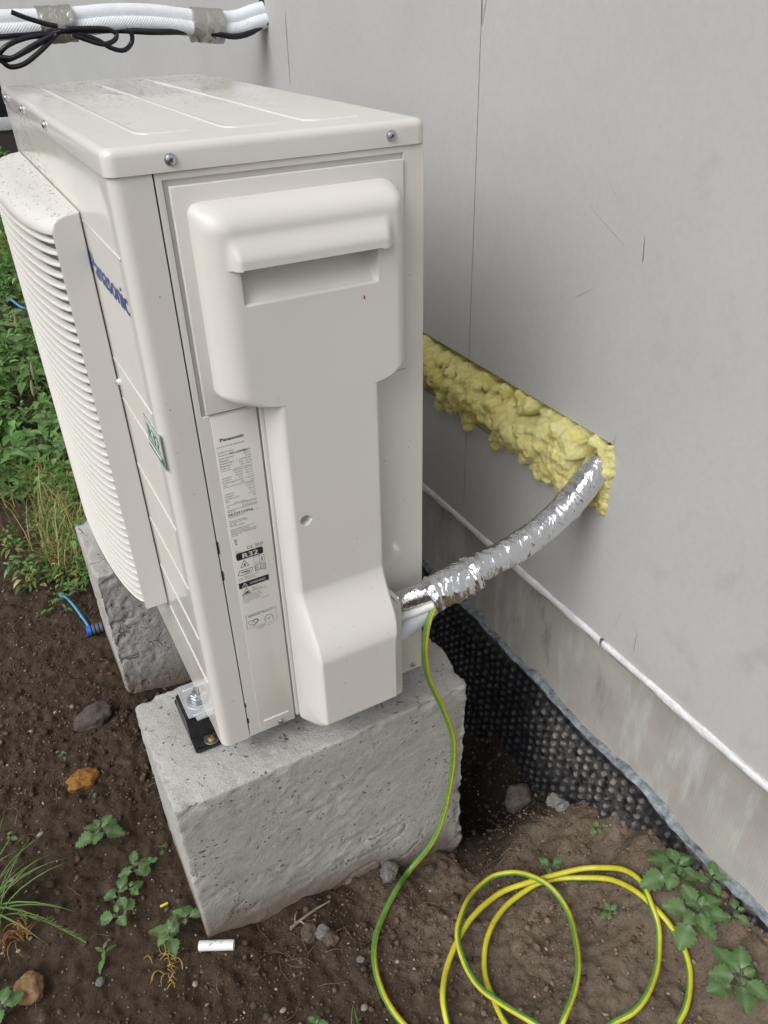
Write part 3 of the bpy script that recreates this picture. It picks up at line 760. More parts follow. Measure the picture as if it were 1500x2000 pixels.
# fan grille
GY0, GY1, GZ0, GZ1 = .2095, .7235, .122, .704
grille = empty("fan_grille", (0, 0, 0)); grille.parent = unit; grille.location = (-.04 - .167, .465 - .38, .41)
def gchild(name, me, mat): return link(name, me, mat, grille)
for y0, y1 in ((GY0, GY0 + .003), (GY1 - .003, GY1)):
    pp_ = [(-.0016, GZ0), (-.0330, GZ0), (-.0352, GZ0 + .002), (-.0355, GZ0 + .006), (-.0355, GZ1 - .026), (-.0348, GZ1 - .018), (-.0318, GZ1 - .0105), (-.0260, GZ1 - .0055), (-.0160, GZ1 - .0022), (-.0016, GZ1 - .0006)]
    bm = bmesh.new(); f = bm.faces.new([bm.verts.new((a, y0, b)) for a, b in pp_]); ex = bmesh.ops.extrude_face_region(bm, geom=[f])
    for e in ex["geom"]:
        if isinstance(e, bmesh.types.BMVert): e.co.y = y1
    bmesh.ops.recalc_face_normals(bm, faces=bm.faces)
    bmesh.ops.bevel(bm, geom=[e for e in bm.edges if e.calc_face_angle(0) > R(60)], offset=.0011, segments=2, affect='EDGES')
    gchild("side_plate", sharp(bm_mesh("side_plate", bm), 40), M_GRILLE)
def plan_fin(t, b=.037): return np.array((-.0300 - b * max(0, math.sin(math.pi * t))**.45, GY0 + .0012 + (GY1 - GY0 - .0024) * t))
tt = np.linspace(0, 1, 41)**1.0; tt = .5 - .5 * np.cos(np.pi * tt) * (1); FP = np.array([plan_fin(t) for t in tt])
def fin_mesh(depth=.0095, th=.0034, drop=.0008):
    T = np.gradient(FP, axis=0); T /= np.linalg.norm(T, axis=1)[:, None]; N = np.stack([T[:, 1], -T[:, 0]], 1) * 1.0
    N[:, 0] = np.abs(N[:, 0])                                       # towards the machine
    N = np.where((N[:, :1] > 0), N, -N)
    prof = [(0, 0), (.0006, .0010), (.002, .0016), (depth, drop + .0010), (depth, drop - .0010), (.002, -th * .55), (.0005, -th * .6)]
    V = []
    for q, n in zip(FP, N):
        for d, z in prof: V.append((q[0] + n[0] * d, np.clip(q[1] + n[1] * d, GY0 + .003, GY1 - .003), z))
    F = [tuple(f) for f in gridfaces(len(prof), len(FP), True)]
    F += [tuple(range(len(prof))), tuple((len(FP) - 1) * len(prof) + k for k in range(len(prof) - 1, -1, -1))]
    V = np.array(V); V[:, 0] += .04; V[:, 1] -= .465
    return sharp(mesh("fin", V, F), 50)
fm = fin_mesh(); fm.materials.append(M_GRILLE)
NF = 41
for k in range(NF):
    o = bpy.data.objects.new("fin", fm); COL.objects.link(o); o.parent = grille
    o.location = (0, 0, GZ0 + .014 + (GZ1 - .030 - GZ0 - .014) * k / (NF - 1) - .41 if True else 0)
def cap_mesh(name, zs, ins):
    """rounded cap that closes the grille above or below: loft of inset fin outlines"""
    V = []; n = len(FP)
    for z, s in zip(zs, ins):
        for q in FP: V.append((min(-.0016, q[0] + s), q[1], z))
    nb = len(zs)
    F = [tuple(f) for f in gridfaces(n, nb)]
    return sharp(mesh(name, V, F), 50)
gchild("top_cap", cap_mesh("top_cap", [GZ1 - .0235, GZ1 - .022, GZ1 - .019, GZ1 - .012, GZ1 - .004, GZ1 - .001, GZ1], [.004, .0, -.0005, .002, .012, .030, .075]), M_GRILLE)
gchild("bottom_cap", cap_mesh("bottom_cap", [GZ0 + .010, GZ0 + .004, GZ0 + .001, GZ0], [.0, .003, .012, .075]), M_GRILLE)
for y in (.235, .32, .40, .465, .53, .61, .69):
    t = (y - GY0) / (GY1 - GY0); x = plan_fin(t)[0] + .0165
    gchild("upright_bar", bm_mesh("upright_bar", rbox_bm(x, x + .004, y - .0018, y + .0018, GZ0 + .008, GZ1 - .02, .0005, 1)), M_GRILLE)
gchild("fan_shroud", bm_mesh("fan_shroud", rbox_bm(-.0040, -.0022, GY0 + .004, GY1 - .004, GZ0 + .006, GZ1 - .012, 0, 1)), M_INNER)
screw((-.0005, .2045, .495), (-1, -.4, 0), .0035, "grille_screw", M_WHITEPVC)
# foot rails under the machine, four rubber mounts
def foot_rail(yc):
    b_ = rbox_bm(-.0275, UD + .03, yc - .040, yc + .040, -.0034, .0005, 0)
    bmesh.ops.bevel(b_, geom=[e for e in b_.edges if abs(e.verts[0].co.z - e.verts[1].co.z) > .002], offset=.010, segments=5, affect='EDGES')
    bmesh.ops.bevel(b_, geom=[e for e in b_.edges if e.calc_face_angle(0) > R(60)], offset=.0010, segments=2, affect='EDGES')
    rl = bm_mesh("foot_rail", b_)
    rail = link("foot_rail", sharp(rl, 40), M_PLATE, unit)
    for s in (-1, 1):
        link("pressed_rib", sharp(bm_mesh("pressed_rib", rbox_bm(-.020, .03, yc + s * .029 - .004, yc + s * .029 + .004, -.001, .0030, .0018, 3)), 60), M_PLATE, rail)
    link("pressed_seat", lathe_mesh("pressed_seat", [(.021, 0), (.0205, .0016), (.0165, .0018), (.0155, .0006), (0, .0006)], 28, Matrix.Translation((-.004, yc, .0004))), M_PLATE, rail)
    return rail
for yc in (.111, .690): foot_rail(yc)
def rubber_mount(xc, yc, label):
    root = empty("rubber_mount", (xc, yc, -.05), label, "rubber mount", "black rubber mounts under the heat pump")
    V = [];
    prof = [(-.060, .0), (-.060, .011), (-.040, .0125), (-.033, .040), (-.031, .0468), (.031, .0468), (.033, .040), (.040, .0125), (.060, .011), (.060, .0)]
    bm = bmesh.new()
    a = [bm.verts.new((-.030, y, z)) for y, z in prof]; b = [bm.verts.new((.022, y, z)) for y, z in prof]
    for k in range(len(prof)): bm.faces.new((a[k], a[(k + 1) % len(prof)], b[(k + 1) % len(prof)], b[k]))
    bm.faces.new(a[::-1]); bm.faces.new(b); bmesh.ops.recalc_face_normals(bm, faces=bm.faces)
    bmesh.ops.bevel(bm, geom=[e for e in bm.edges if e.calc_face_angle(0) > R(30)], offset=.0025, segments=2, affect='EDGES')
    bm.transform(Matrix.Translation((xc, yc, -.0495)))
    link("rubber_body", sharp(bm_mesh("rubber_body", bm), 40), M_RUBBER, root)
    for s in (-1, 1):
        M = Matrix.Translation((xc - .002, yc + s * .0505, -.0380))
        wsh = link("washer", lathe_mesh("washer", [(.0035, 0), (.0115, 0), (.0120, .0006), (.0116, .0014), (.0040, .0014)], 26, M), M_ZINC, root)
        link("fixing_screw", lathe_mesh("fixing_screw", [(.0055, .0014), (.0060, .0030), (.0048, .0052), (.0024, .0056), (.0020, .0036), (0, .0034)], 18, M), M_BRASS, wsh)
    M = Matrix.Translation((xc - .002 if xc < .2 else xc, yc, .0012))
    bolt = link("bolt", lathe_mesh("bolt", [(.0042, -.02), (.0042, .0225), (.0034, .0240), (0, .0240)], 16, M), M_ZINC, root)
    link("nut_washer", lathe_mesh("nut_washer", [(.0042, 0), (.0145, 0), (.0147, .0016), (.0042, .0016)], 26, M), M_ZINC, bolt)
    for h0_, h1_ in ((.0017, .0072), (.0078, .0128)):
        link("hex_nut", lathe_mesh("hex_nut", [(.0042, h0_), (.0092, h0_), (.0097, h0_ + .0008), (.0097, h1_ - .0008), (.0085, h1_), (.0042, h1_)], 6, M), M_ZINC, bolt)
rubber_mount(-.002, .1105, "black rubber mount with zinc bolt on the top of the nearer concrete block")
rubber_mount(-.002, .690, "black rubber mount on the farther concrete block, almost hidden under the grille")
# ------------------------------------------------------------------ expanding foam in the slot
ya, yb, za, zb = -.075, 1.01, .195, .352
st = .0022
gy_, gz_ = np.arange(ya, yb, st), np.arange(za, zb + st, st)
Yf, Zf = np.meshgrid(gy_, gz_)
Hh = np.full(Yf.shape, -1.0)
slot = (Yf > -.058) & (Yf < .999) & (Zf > .233) & (Zf < .3515)
Hh[slot] = -.030
rs = np.random.default_rng(11)
sph = []
for k in range(760):
    y = rs.uniform(.012, 1.0); u = rs.uniform(0, 1)**.8
    zc = .338 - .096 * u + .012 * math.sin(y * 31) * u
    r = rs.uniform(.006, .017); sph.append((y, zc, r, -.016 + .034 * math.sin(math.pi * min(1, u * 1.05))**.8 + rs.uniform(-.007, .007)))
for y, z, r in ((.40, .225, .011), (.30, .224, .012), (.21, .228, .013), (.215, .214, .006), (.128, .238, .012), (.085, .232, .014), (.06, .238, .015), (.36, .238, .014), (.47, .246, .012)):
    sph += [(y, z, r, .004), (y + .004, z + .010, r * 1.1, .004), (y - .003, z + .021, r * 1.2, .003)]
for k in range(16):                                           # thin seam of foam round the far side of the pipe
    a = R(-75 + 165 * k / 15); sph.append((-.022 - .034 * math.cos(a), .290 + .052 * math.sin(a), rs.uniform(.007, .011), rs.uniform(-.002, .004)))
for k in range(22):                                           # near end of the slot, all round the pipe
    sph.append((-.056 + rs.uniform(-.004, .002), .236 + .114 * k / 21, rs.uniform(.008, .012), rs.uniform(-.006, .001)))
for k in range(40):
    sph.append((rs.uniform(.005, .06), rs.uniform(.245, .335), rs.uniform(.012, .02), rs.uniform(.004, .016)))
wy = .004 * fbm(Yf * 60, Zf * 60, 0, 3, 71); wz = .004 * fbm(Yf * 60, Zf * 60, 5, 3, 72)
for y, z, r, c in sph:
    d2 = (Yf + wy - y)**2 + (Zf + wz - z)**2; m = d2 < r * r
    Hh[m] = np.maximum(Hh[m], c + np.sqrt(r * r - d2[m]) * .95)
ok = Hh > -.9
Hh = Hh + .0050 * fbm(Yf * 70, Zf * 70, Hh * 70, 4, 73) + .0050 * (.3 - np.abs(fbm(Yf * 120, Zf * 120, Hh * 60, 4, 75))) + .0026 * fbm(Yf * 230, Zf * 230, 0, 3, 74)
Hh[~ok] = -.004
# smooth the sharpest valleys a little
Hs = Hh.copy(); Hs[1:-1, 1:-1] = (Hh[1:-1, 1:-1] * 4 + Hh[:-2, 1:-1] + Hh[2:, 1:-1] + Hh[1:-1, :-2] + Hh[1:-1, 2:]) / 8; Hh = np.where(ok, Hs, Hh)
Ff = gridfaces(len(gy_), len(gz_)); okf = ok.reshape(-1)[Ff].any(1)
Xf = XW - Hh
used = np.unique(Ff[okf]); remap = -np.ones(Yf.size, int); remap[used] = np.arange(len(used))
foam = link("expanding_foam", mesh("expanding_foam", np.stack([Xf, Yf, Zf], -1).reshape(-1, 3)[used], remap[Ff[okf]][:, ::-1]), M_FOAM)
tag(foam, "lumpy yellow expanding foam squeezed out of the slot in the wall", "foam")

# ------------------------------------------------------------------ foil wrapped pipe from the machine to the wall
def crinkle(r, amp, seed, f1=55, f2=1.6):
    def fn(A, I, P):
        s = np.concatenate([[0], np.cumsum(np.linalg.norm(np.diff(P, axis=0), axis=1))])[I]
        n = np.abs(fbm(s * f1 * 1.5, np.cos(A) * f2 * .6, np.sin(A) * f2 * .6, 3, seed)); n2 = fbm(s * 16, np.cos(A) * .8, np.sin(A) * .8, 3, seed + 1)
        rr = r if np.isscalar(r) else np.asarray(r)[I]
        return rr * (1 + amp * (1.4 * n - .35) + amp * .7 * n2)
    return fn
pipe = empty("wrapped_pipe", (.45, -.05, .21), "foil wrapped pipe rising from the heat pump into the foam filled slot", "pipe")
P = catmull([(.330, -.050, .196), (.372, -.052, .205), (.420, -.053, .213), (.476, -.052, .224), (.530, -.049, .243), (.572, -.045, .268), (.606, -.040, .296), (.640, -.034, .312), (.70, -.030, .318)], 22)
link("foil_sleeve", tube_mesh("foil_sleeve", P, .0235, 44, rfun=crinkle(np.linspace(.0205, .0252, len(P)), .11, 81)), M_FOIL, pipe)
P = catmull([(.235, -.022, .160), (.262, -.0215, .173), (.295, -.036, .186), (.340, -.050, .197)], 16)
link("foil_sleeve", tube_mesh("foil_sleeve", P, .0155, 30, rfun=crinkle(np.linspace(.0125, .0165, len(P)), .14, 84)), M_FOIL, pipe)
P = catmull([(.316, -.047, .186), (.328, -.049, .190), (.350, -.051, .195), (.375, -.052, .200), (.388, -.052, .203)], 16)
def rtape(A, I, P_):
    s = I / (len(P_) - 1)
    base = .0250 + .004 * np.sin(A * 1.0 + 2.2) + .011 * np.exp(-((np.mod(A + 1.0, 6.2832) - 3.6) / .45)**2) * (s > .1)
    n = np.abs(fbm(s * 6, np.cos(A) * 2.6, np.sin(A) * 2.6, 4, 91)); n2 = fbm(s * 3, np.cos(A) * 1.2, np.sin(A) * 1.2, 3, 92)
    return base * (1 + .20 * n + .10 * n2) * (.93 + .10 * sstep(0, .2, s))
link("tape_wrap", tube_mesh("tape_wrap", P, .03, 60, rfun=rtape), M_FOIL, pipe)
P = catmull([(.235, -.0245, .140), (.268, -.0260, .149), (.300, -.044, .165), (.334, -.056, .180)], 12)
link("white_conduit", tube_mesh("white_conduit", P, .0078, 18), M_WHITEPVC, pipe)
P = catmull([(.240, -.020, .090), (.272, -.022, .112), (.305, -.034, .145), (.340, -.046, .182)], 12)
link("white_insulation", tube_mesh("white_insulation", P, .0175, 26), plain("pale_insulation", (.66, .70, .76), .5, 0, .06, 40, .15, 200), pipe)

# ------------------------------------------------------------------ green and yellow earth wire
def onground(lst, lift):
    xy = np.array(lst); return [(x, y, z + l) for (x, y), z, l in zip(lst, hs0(xy[:, 0], xy[:, 1]), lift if hasattr(lift, "__len__") else [lift] * len(lst))]
def hs0(x, y): return h0(x, y) + .010 * fbm(x * 7, y * 7, 0, 3, 1) + .004
WR = .0048
A_ = [(.198,-.293),(.231,-.254),(.275,-.222),(.322,-.201),(.384,-.188),(.428,-.199),(.472,-.212),(.517,-.231),(.546,-.254),(.559,-.290),(.559,-.325),(.549,-.359),(.539,-.388),(.518,-.413),(.490,-.435),(.453,-.453),(.421,-.459),(.389,-.455)]
B_ = [(.261,-.366),(.269,-.328),(.281,-.290),(.305,-.254),(.336,-.229),(.378,-.211),(.416,-.207),(.450,-.208),(.489,-.221),(.521,-.247),(.543,-.282),(.549,-.324),(.552,-.362),(.554,-.395),(.551,-.427),(.537,-.456),(.514,-.479),(.489,-.495),(.468,-.502)]
C_ = [(.331,-.415),(.366,-.395),(.397,-.369),(.427,-.331),(.453,-.286),(.459,-.250),(.453,-.220),(.440,-.191),(.424,-.167),(.394,-.151),(.353,-.158),(.312,-.183),(.278,-.213),(.263,-.241),(.255,-.276),(.257,-.312),(.268,-.347),(.282,-.381)]
main_v = [(.345,-.050,.190),(.325,-.054,.174),(.308,-.060,.150),(.302,-.061,.107),(.307,-.058,.060),(.316,-.054,.022),(.344,-.050,-.058),(.364,-.049,-.132),(.367,-.049,-.217),(.350,-.054,-.320),(.322,-.060,-.384)]
main_g = onground([(.275,-.058),(.235,-.085),(.192,-.115),(.159,-.146),(.135,-.186),(.122,-.228),(.121,-.268),(.132,-.310),(.155,-.345)], [.018,.010] + [WR] * 7)
path = main_v + main_g + onground([(.180,-.350),(.186,-.325)], WR) + onground(A_, WR * 2.9) + onground([(.345,-.455),(.310,-.430)], WR * 3) + onground(C_[::-1], WR * 4.6) + onground([(.310,-.425),(.282,-.430),(.262,-.405)], WR * 2) + onground(B_, WR * 1.1)
# C is walked from its lower left end upward; drop the joining point so that the curve stays smooth
P = catmull(path, 9)
L_ = np.concatenate([[0], np.cumsum(np.linalg.norm(np.diff(P, axis=0), axis=1))])
tw = 1.1 + 2.2 * fbm(L_ * 3.1, 0 * L_, 0, 2, 95) + 2.2 * L_
P[40:-1] += (.0011 * np.stack([fbm(L_ * 16, 0 * L_, 0, 3, 96), fbm(L_ * 16, 0 * L_ + 7, 0, 3, 97), .6 * fbm(L_ * 16, 0 * L_ + 3, 0, 3, 98)], 1))[40:-1]
T_, N_, B__ = frames(P); rf = np.array((-.35, -.65, .65)); sd_ = np.cross(T_, rf); sd_ /= np.linalg.norm(sd_, axis=1)[:, None]; up_ = np.cross(sd_, T_)
wob = .9 * fbm(L_ * 2.6, 0 * L_, 0, 2, 95) - .08
want = sd_ * np.cos(wob)[:, None] + up_ * np.sin(wob)[:, None]                 # the way the green stripe lies along the wire
tw = np.unwrap(math.pi / 2 - np.arctan2((want * B__).sum(1), (want * N_).sum(1)))
wire = link("earth_wire", tube_mesh("earth_wire", P, WR, 16, twist=tw, attr=True), M_WIRE)
tag(wire, "green and yellow earth wire hanging from the foil tape and coiled on the ground", "cable")

# ------------------------------------------------------------------ second pipe bundle farther along the wall
fb = empty("pipe_bundle", (.3, 1.18, .87), "white insulated pipe bundle with black cable loops sticking out of the far wall", "pipe")
up = catmull([(-.25,1.18,.868),(-.1,1.18,.874),(.066,1.18,.880),(.18,1.18,.880),(.28,1.18,.885),(.37,1.18,.882),(.48,1.18,.868),(.55,1.18,.866),(.60,1.18,.877),(.66,1.18,.888)], 10)
link("insulated_pipe", tube_mesh("insulated_pipe", up, .0165, 24), M_SLEEVE, fb)
lo = up + np.array((0, -.014, -.0205)); link("insulated_pipe", tube_mesh("insulated_pipe", lo, .0150, 24), M_BRAID, fb)
def band(x0, x1, seed, r=.033):
    Pb = catmull([(x0 - .006, 1.172, .870), ((x0 + x1) / 2, 1.172, .868), (x1 + .006, 1.172, .864)], 12)
    zc = np.interp(Pb[:, 0], up[:, 0], up[:, 2]) - .012; Pb[:, 2] = zc
    link("tape_band", tube_mesh("tape_band", Pb, r, 40, rfun=crinkle(r, .09, seed, 30, 1.4), sx=.78), M_TAPE, fb)
band(.142, .198, 101); band(.455, .512, 104, .0325)
def bc(pts, y=1.135, r=.0047, cap=True):
    Pq = catmull([(a, y + .006 * math.sin(a * 40 + b * 70), b) for a, b in pts], 9); link("black_cable", tube_mesh("black_cable", Pq, r, 10), M_BLACKCABLE, fb)
bc([(.086,.892),(.110,.882),(.143,.871),(.165,.866)])
bc([(-.2,.846),(-.05,.850),(.056,.852),(.092,.853),(.143,.855)], 1.150)
bc([(.170,.858),(.146,.853),(.101,.848),(.063,.837),(.046,.822),(.058,.813),(.103,.829),(.147,.848),(.165,.855)])
bc([(-.02,.800),(.015,.812),(.047,.818),(.068,.817),(.109,.835),(.152,.852)], 1.125)
bc([(.160,.852),(.120,.824),(.086,.805),(.060,.801),(.046,.812),(.030,.822)], 1.130)
bc([(.185,.861),(.234,.860),(.264,.857),(.279,.848),(.271,.837),(.247,.832),(.218,.840),(.190,.851)])
bc([(.200,.853),(.237,.840),(.261,.825),(.287,.819),(.307,.830),(.311,.847),(.300,.855)], 1.14)
bc([(.170,.858),(.279,.855),(.357,.849),(.440,.846),(.499,.840),(.534,.834),(.570,.838),(.608,.852),(.64,.866)], 1.155, .0062)
rbox("wall_hole", XW - .0006, XW + .004, 1.165, 1.197, .846, .905, M_DARK, fb, .0002)

# ------------------------------------------------------------------ stones and litter
ICO3 = bmesh.new(); bmesh.ops.create_icosphere(ICO3, subdivisions=4, radius=1)
I3V = np.array([v.co[:] for v in ICO3.verts]); I3F = np.array([[v.index for v in f.verts] for f in ICO3.faces]); ICO3.free()
def stone(name, x, y, sx, sy, sz, rot, mat, seed, label, cat, rough=.35, up=None, group=None, z=None):
    n = fbm(I3V[:, 0] * 1.5, I3V[:, 1] * 1.5, I3V[:, 2] * 1.5, 4, seed); n2 = np.abs(fbm(I3V[:, 0] * 4, I3V[:, 1] * 4, I3V[:, 2] * 4, 4, seed + 5))
    V = I3V * (1 + rough * n - rough * .45 * n2)[:, None] * np.array((sx, sy, sz)); c, s = math.cos(rot), math.sin(rot)
    V = np.stack([V[:, 0] * c - V[:, 1] * s, V[:, 0] * s + V[:, 1] * c, V[:, 2]], 1)
    zz = gz(x, y) + (sz * .35 if up is None else up) if z is None else z
    o = link(name, mesh(name, V, I3F), mat); o.location = (x, y, zz)
    return tag(o, label, cat, group)
stone("stone", -.212, .385, .034, .026, .020, .2, M_ORANGE, 301, "orange brown stone lying on the soil above the biggest leafy seedling", "stone", .5)
stone("stone", -.359, .028, .022, .024, .018, .5, M_TAN, 302, "tan stone beside the grass blades at the lower left", "stone", .45)
stone("stone", -.157, .540, .040, .030, .020, .4, M_GREYSTONE, 303, "flat grey stone between the soil and the farther block", "stone", .4)
stone("stone", .575, .005, .034, .028, .030, .3, M_GREYSTONE, 304, "round grey stone down in the dark pit behind the nearer block", "stone", .35)
stone("mortar_lump", .620, -.070, .020, .030, .022, .1, M_FOAMHARD, 305, "pale grey mortar lump against the foot of the dimpled sheet", "mortar")
stone("mortar_lump", .600, -.098, .014, .012, .012, .1, M_FOAMHARD, 306, "smaller mortar lump in front of the lump at the dimpled sheet", "mortar")
stone("foam_crumb", .412, .120, .012, .006, .005, .4, M_ORANGE, 307, "small orange crumb on the rear corner of the nearer block", "crumb", .5, None, None, -.047)
for k, (x, y, a, m, lb) in enumerate(((.080, -.105, .013, M_GRIT, "grey grit lump below the twig at the block foot"), (.060, -.095, .017, M_CLOD, "brown clod left of the grey grit lump"), (.088, -.118, .016, M_CLOD, "brown clod right of the grey grit lump"),
        (.318, -.058, .012, M_GREYSTONE, "dark pebble under the wire where it meets the ground"), (.235, -.050, .020, M_GRIT, "crumbly grey grit lump pressed against the block foot left of the wire"), (.345, -.062, .013, M_CLOD, "clod right of the wire at the block foot"), (.118, -.170, .007, M_GRIT, "small grey gravel piece on bare soil left of the wire"), (-.262, -.012, .008, M_GRIT, "small pointed grey chip on the dark soil at lower left"), (.03, -.13, .006, M_GREYSTONE, "dark little pebble below the brown clods"))):
    stone("soil_lump", x, y, a, a * .8, a * .75, k, m, 320 + 7 * k, lb, "lump", .45)
V = []; F = []
for pts, r in (([(.035,-.075),(.055,-.068),(.085,-.063),(.115,-.058)], .0032), ([(.055,-.068),(.062,-.085),(.078,-.10)], .002), ([(.045,-.072),(.050,-.060),(.056,-.054)], .0015)):
    Pt = catmull([(x, y, gz(x, y) + .007) for x, y in pts], 6); add_strip_tube(Pt, r, V, F, 6)
tag(link("twig", mesh("twig", V, F), M_TWIG), "grey forked twig at the foot of the nearer block", "twig")
V = []; F = []
for k in range(26):
    a = random.uniform(0, 6.28); x, y = -.161 + random.gauss(0, .012), -.047 + random.gauss(0, .016)
    L = random.uniform(.010, .026); Pt = [np.array((x + L * t * math.cos(a + t), y + L * t * math.sin(a + t), gz(x, y) + .004 + .010 * math.sin(3 * t))) for t in np.linspace(0, 1, 6)]
    add_strip_tube(Pt, .0010, V, F, 5)
tag(link("dry_moss", mesh("dry_moss", V, F), plain("dry_moss", (.33, .23, .06), .9, 0, .4, 80)), "yellowish tuft of dry moss below the white tube", "moss")
# white tube offcut
tb = empty("plastic_tube", (-.082, -.053, -.375), "short white plastic tube offcut on the soil at the corner of the nearer block", "tube")
c0, c1 = np.array((-.108, -.040, 0)), np.array((-.058, -.066, 0)); zt_ = max(gz(*c0[:2]), gz(*c1[:2])) + .008; c0[2] = c1[2] = zt_
d = (c1 - c0); ln = float(np.linalg.norm(d)); Mt = Matrix.Translation(c0) @ rot_to(d)
link("tube_wall", lathe_mesh("tube_wall", [(.0066, 0), (.0080, 0), (.0080, ln), (.0066, ln), (.0066, 0)], 28, Mt), M_WHITEPVC, tb)
bm = bmesh.new()
for q in range(9):
    a = random.uniform(.6, 2.3); zq = random.uniform(.3, .7) * ln
    bmesh.ops.create_cube(bm, size=1, matrix=Mt @ Matrix.Rotation(a + math.pi * 0, 4, 'Z') @ Matrix.Translation((.0080, 0, zq)) @ Matrix.Rotation(random.uniform(-1, 1), 4, 'X') @ Matrix.Diagonal((.0003, .0006, random.uniform(.002, .007), 1)))
link("scuff_marks", bm_mesh("scuff_marks", bm, False), M_PVC_SCUFF, tb)
rbox("yellow_scrap", -.146, -.132, .060, .064, gz(-.139, .062) + .002, gz(-.139, .062) + .006, plain("yellow_plastic", (.65, .55, .06), .5), None, .001)
tag(bpy.data.objects["yellow_scrap"], "tiny yellow scrap of wire sheath between the seedlings near the block", "scrap")
# blue pipe end and cords on the left
bp = empty("drain_pipe_end", (-.10, .80, -.36), "blue ribbed pipe end sticking out of the soil by the farther block", "pipe")
xq, yq = -.118, .800; zq = gz(xq, yq) + .010
Mb = Matrix.Translation((xq, yq, zq)) @ rot_to((1, -.05, .03))
link("blue_collar", lathe_mesh("blue_collar", [(0, 0), (.009, 0), (.012, .001), (.0125, .010), (.010, .011)], 24, Mb), M_BLUEPIPE, bp)
for k in range(4):
    link("rib_ring", lathe_mesh("rib_ring", [(.010, .0125 + .009 * k), (.0122, .0140 + .009 * k), (.0122, .0185 + .009 * k), (.0100, .0200 + .009 * k)], 22, Mb), plain("grey_rib", (.09, .11, .14), .6) if k == 0 else bpy.data.materials["grey_rib"], bp)
link("inner_tube", lathe_mesh("inner_tube", [(.0102, .009), (.0102, .05), (0, .05)], 20, Mb), M_DARK, bp)
def cord(pts, r, label):
    Pc = catmull([(x, y, gz(x, y) + z) for x, y, z in pts], 10); o = link("blue_cord", tube_mesh("blue_cord", Pc, r, 8), M_BLUEROPE); tag(o, label, "cord")
cord([(-.150,.965,.02),(-.140,.943,.03),(-.128,.905,.022),(-.118,.865,.012),(-.112,.838,.004),(-.11,.82,-.004)], .0032, "short blue cord in the soil by the blue pipe end")
cord([(.13,3.9,.05),(.07,3.88,.06),(.015,3.75,.05),(.005,3.62,.05),(.04,3.45,.06),(.075,3.30,.05),(.16,3.20,.06),(.26,3.15,.05)], .0055, "loop of light blue cord in the far weeds beside the grille")
# fence and neighbour beyond the end of the wall
fe = empty("garden_fence", (.2, 10.5, -.4), "low dark fence panel on a white base board far behind at the left", "fence")
rbox("base_board", -3.5, 2.6, 10.5, 10.54, -.352, -.215, M_WHITEBOARD, fe, .004)
rbox("dark_panel", -3.5, 2.6, 10.52, 10.56, -.213, .135, M_FENCE, fe, .004)
for x in (-2.9, -1.4, .08, 1.6): rbox("fence_post", x, x + .06, 10.57, 10.63, -.6, .16, M_FENCE, fe, .004)
rbox("dark_stake", .835, .875, 9.4, 9.44, -.6, -.36, M_FENCE, None, .004)
tag(bpy.data.objects["dark_stake"], "short dark stake in the grass under the white base board", "stake")
nb = empty("neighbour_house", (2, 18, -.4), "pale grey house wall far behind the dark fence", "house")
rbox("house_facade", -6, 9, 18, 18.3, -.6, 5.2, M_WALL, nb, .01)
rbox("house_plinth", -6, 9, 17.97, 18, -.6, -.1, M_PLINTH, nb, .0)
# ------------------------------------------------------------------ plants
def leaf_mesh(name, mat, wmax=.36, tooth=.05, droop=.25, fold=.25, petiole=.22, nt_=9, seed=0, pale=True, peak=.42):
    """a leaf one unit long along +x, blade normal +z"""
    rr = random.Random(seed); V = []; F = []; C = []
    ts = np.linspace(0, 1, nt_); bend = rr.uniform(.7, 1.3) * droop; side = rr.uniform(-.08, .08)
    def zc(s): return .10 * math.sin(min(1, s * 1.3) * 1.6) - bend * s * s
    for i, t in enumerate(ts):
        s = petiole + (1 - petiole) * t
        u = (t / peak) if t < peak else 1 - (t - peak) / (1 - peak)
        wd = wmax * (math.sin(max(0, u) * math.pi / 2))**.85 + (tooth * (1 if i % 2 else -.6) if 1 < i < nt_ - 1 else 0) * (1 if t > .2 else 0)
        wd = max(wd, .012)
        y0 = side * s * s
        for q in (-1, -.5, 0, .5, 1):
            V.append((s, y0 + q * wd, zc(s) + fold * abs(q) * wd * (1 if abs(q) < .6 else .8) + .02 * math.sin(9 * t + q * 3 + seed))); C.append(max(0, .95 - t * 3.4) * (1 - abs(q) * .5) + .28 * (q == 0))
    for i in range(nt_ - 1):
        for k in range(4): F.append((i * 5 + k, i * 5 + k + 1, (i + 1) * 5 + k + 1, (i + 1) * 5 + k))
    o = len(V)
    for i in range(4):
        s = petiole * i / 3
        for a in range(4): V.append((s + .01, .018 * math.cos(a * 1.57), zc(s) - .01 + .018 * math.sin(a * 1.57))); C.append(.3)
    for i in range(3):
        for a in range(4): F.append((o + i * 4 + a, o + i * 4 + (a + 1) % 4, o + (i + 1) * 4 + (a + 1) % 4, o + (i + 1) * 4 + a))
    me = mesh(name, V, F, True, np.repeat(np.array(C)[:, None], 3, 1) * (1 if pale else .2)); me.materials.append(mat); return me
SEED = [leaf_mesh("leaf", M_LEAF, .30, .055, .26, .26, .22, 13, k) for k in range(4)]
ROUND = [leaf_mesh("leaf", M_LEAF, .40, .0, .15, .12, .40, 9, 20 + k, True, .5) for k in range(2)]
WEEDL = [leaf_mesh("leaf", M_WEED, .30, .05, .30, .25, .15, 11, 40 + k, True) for k in range(3)]
LANCE = [leaf_mesh("leaf", M_WEED, .17, .015, .35, .3, .10, 9, 60 + k, True) for k in range(2)]
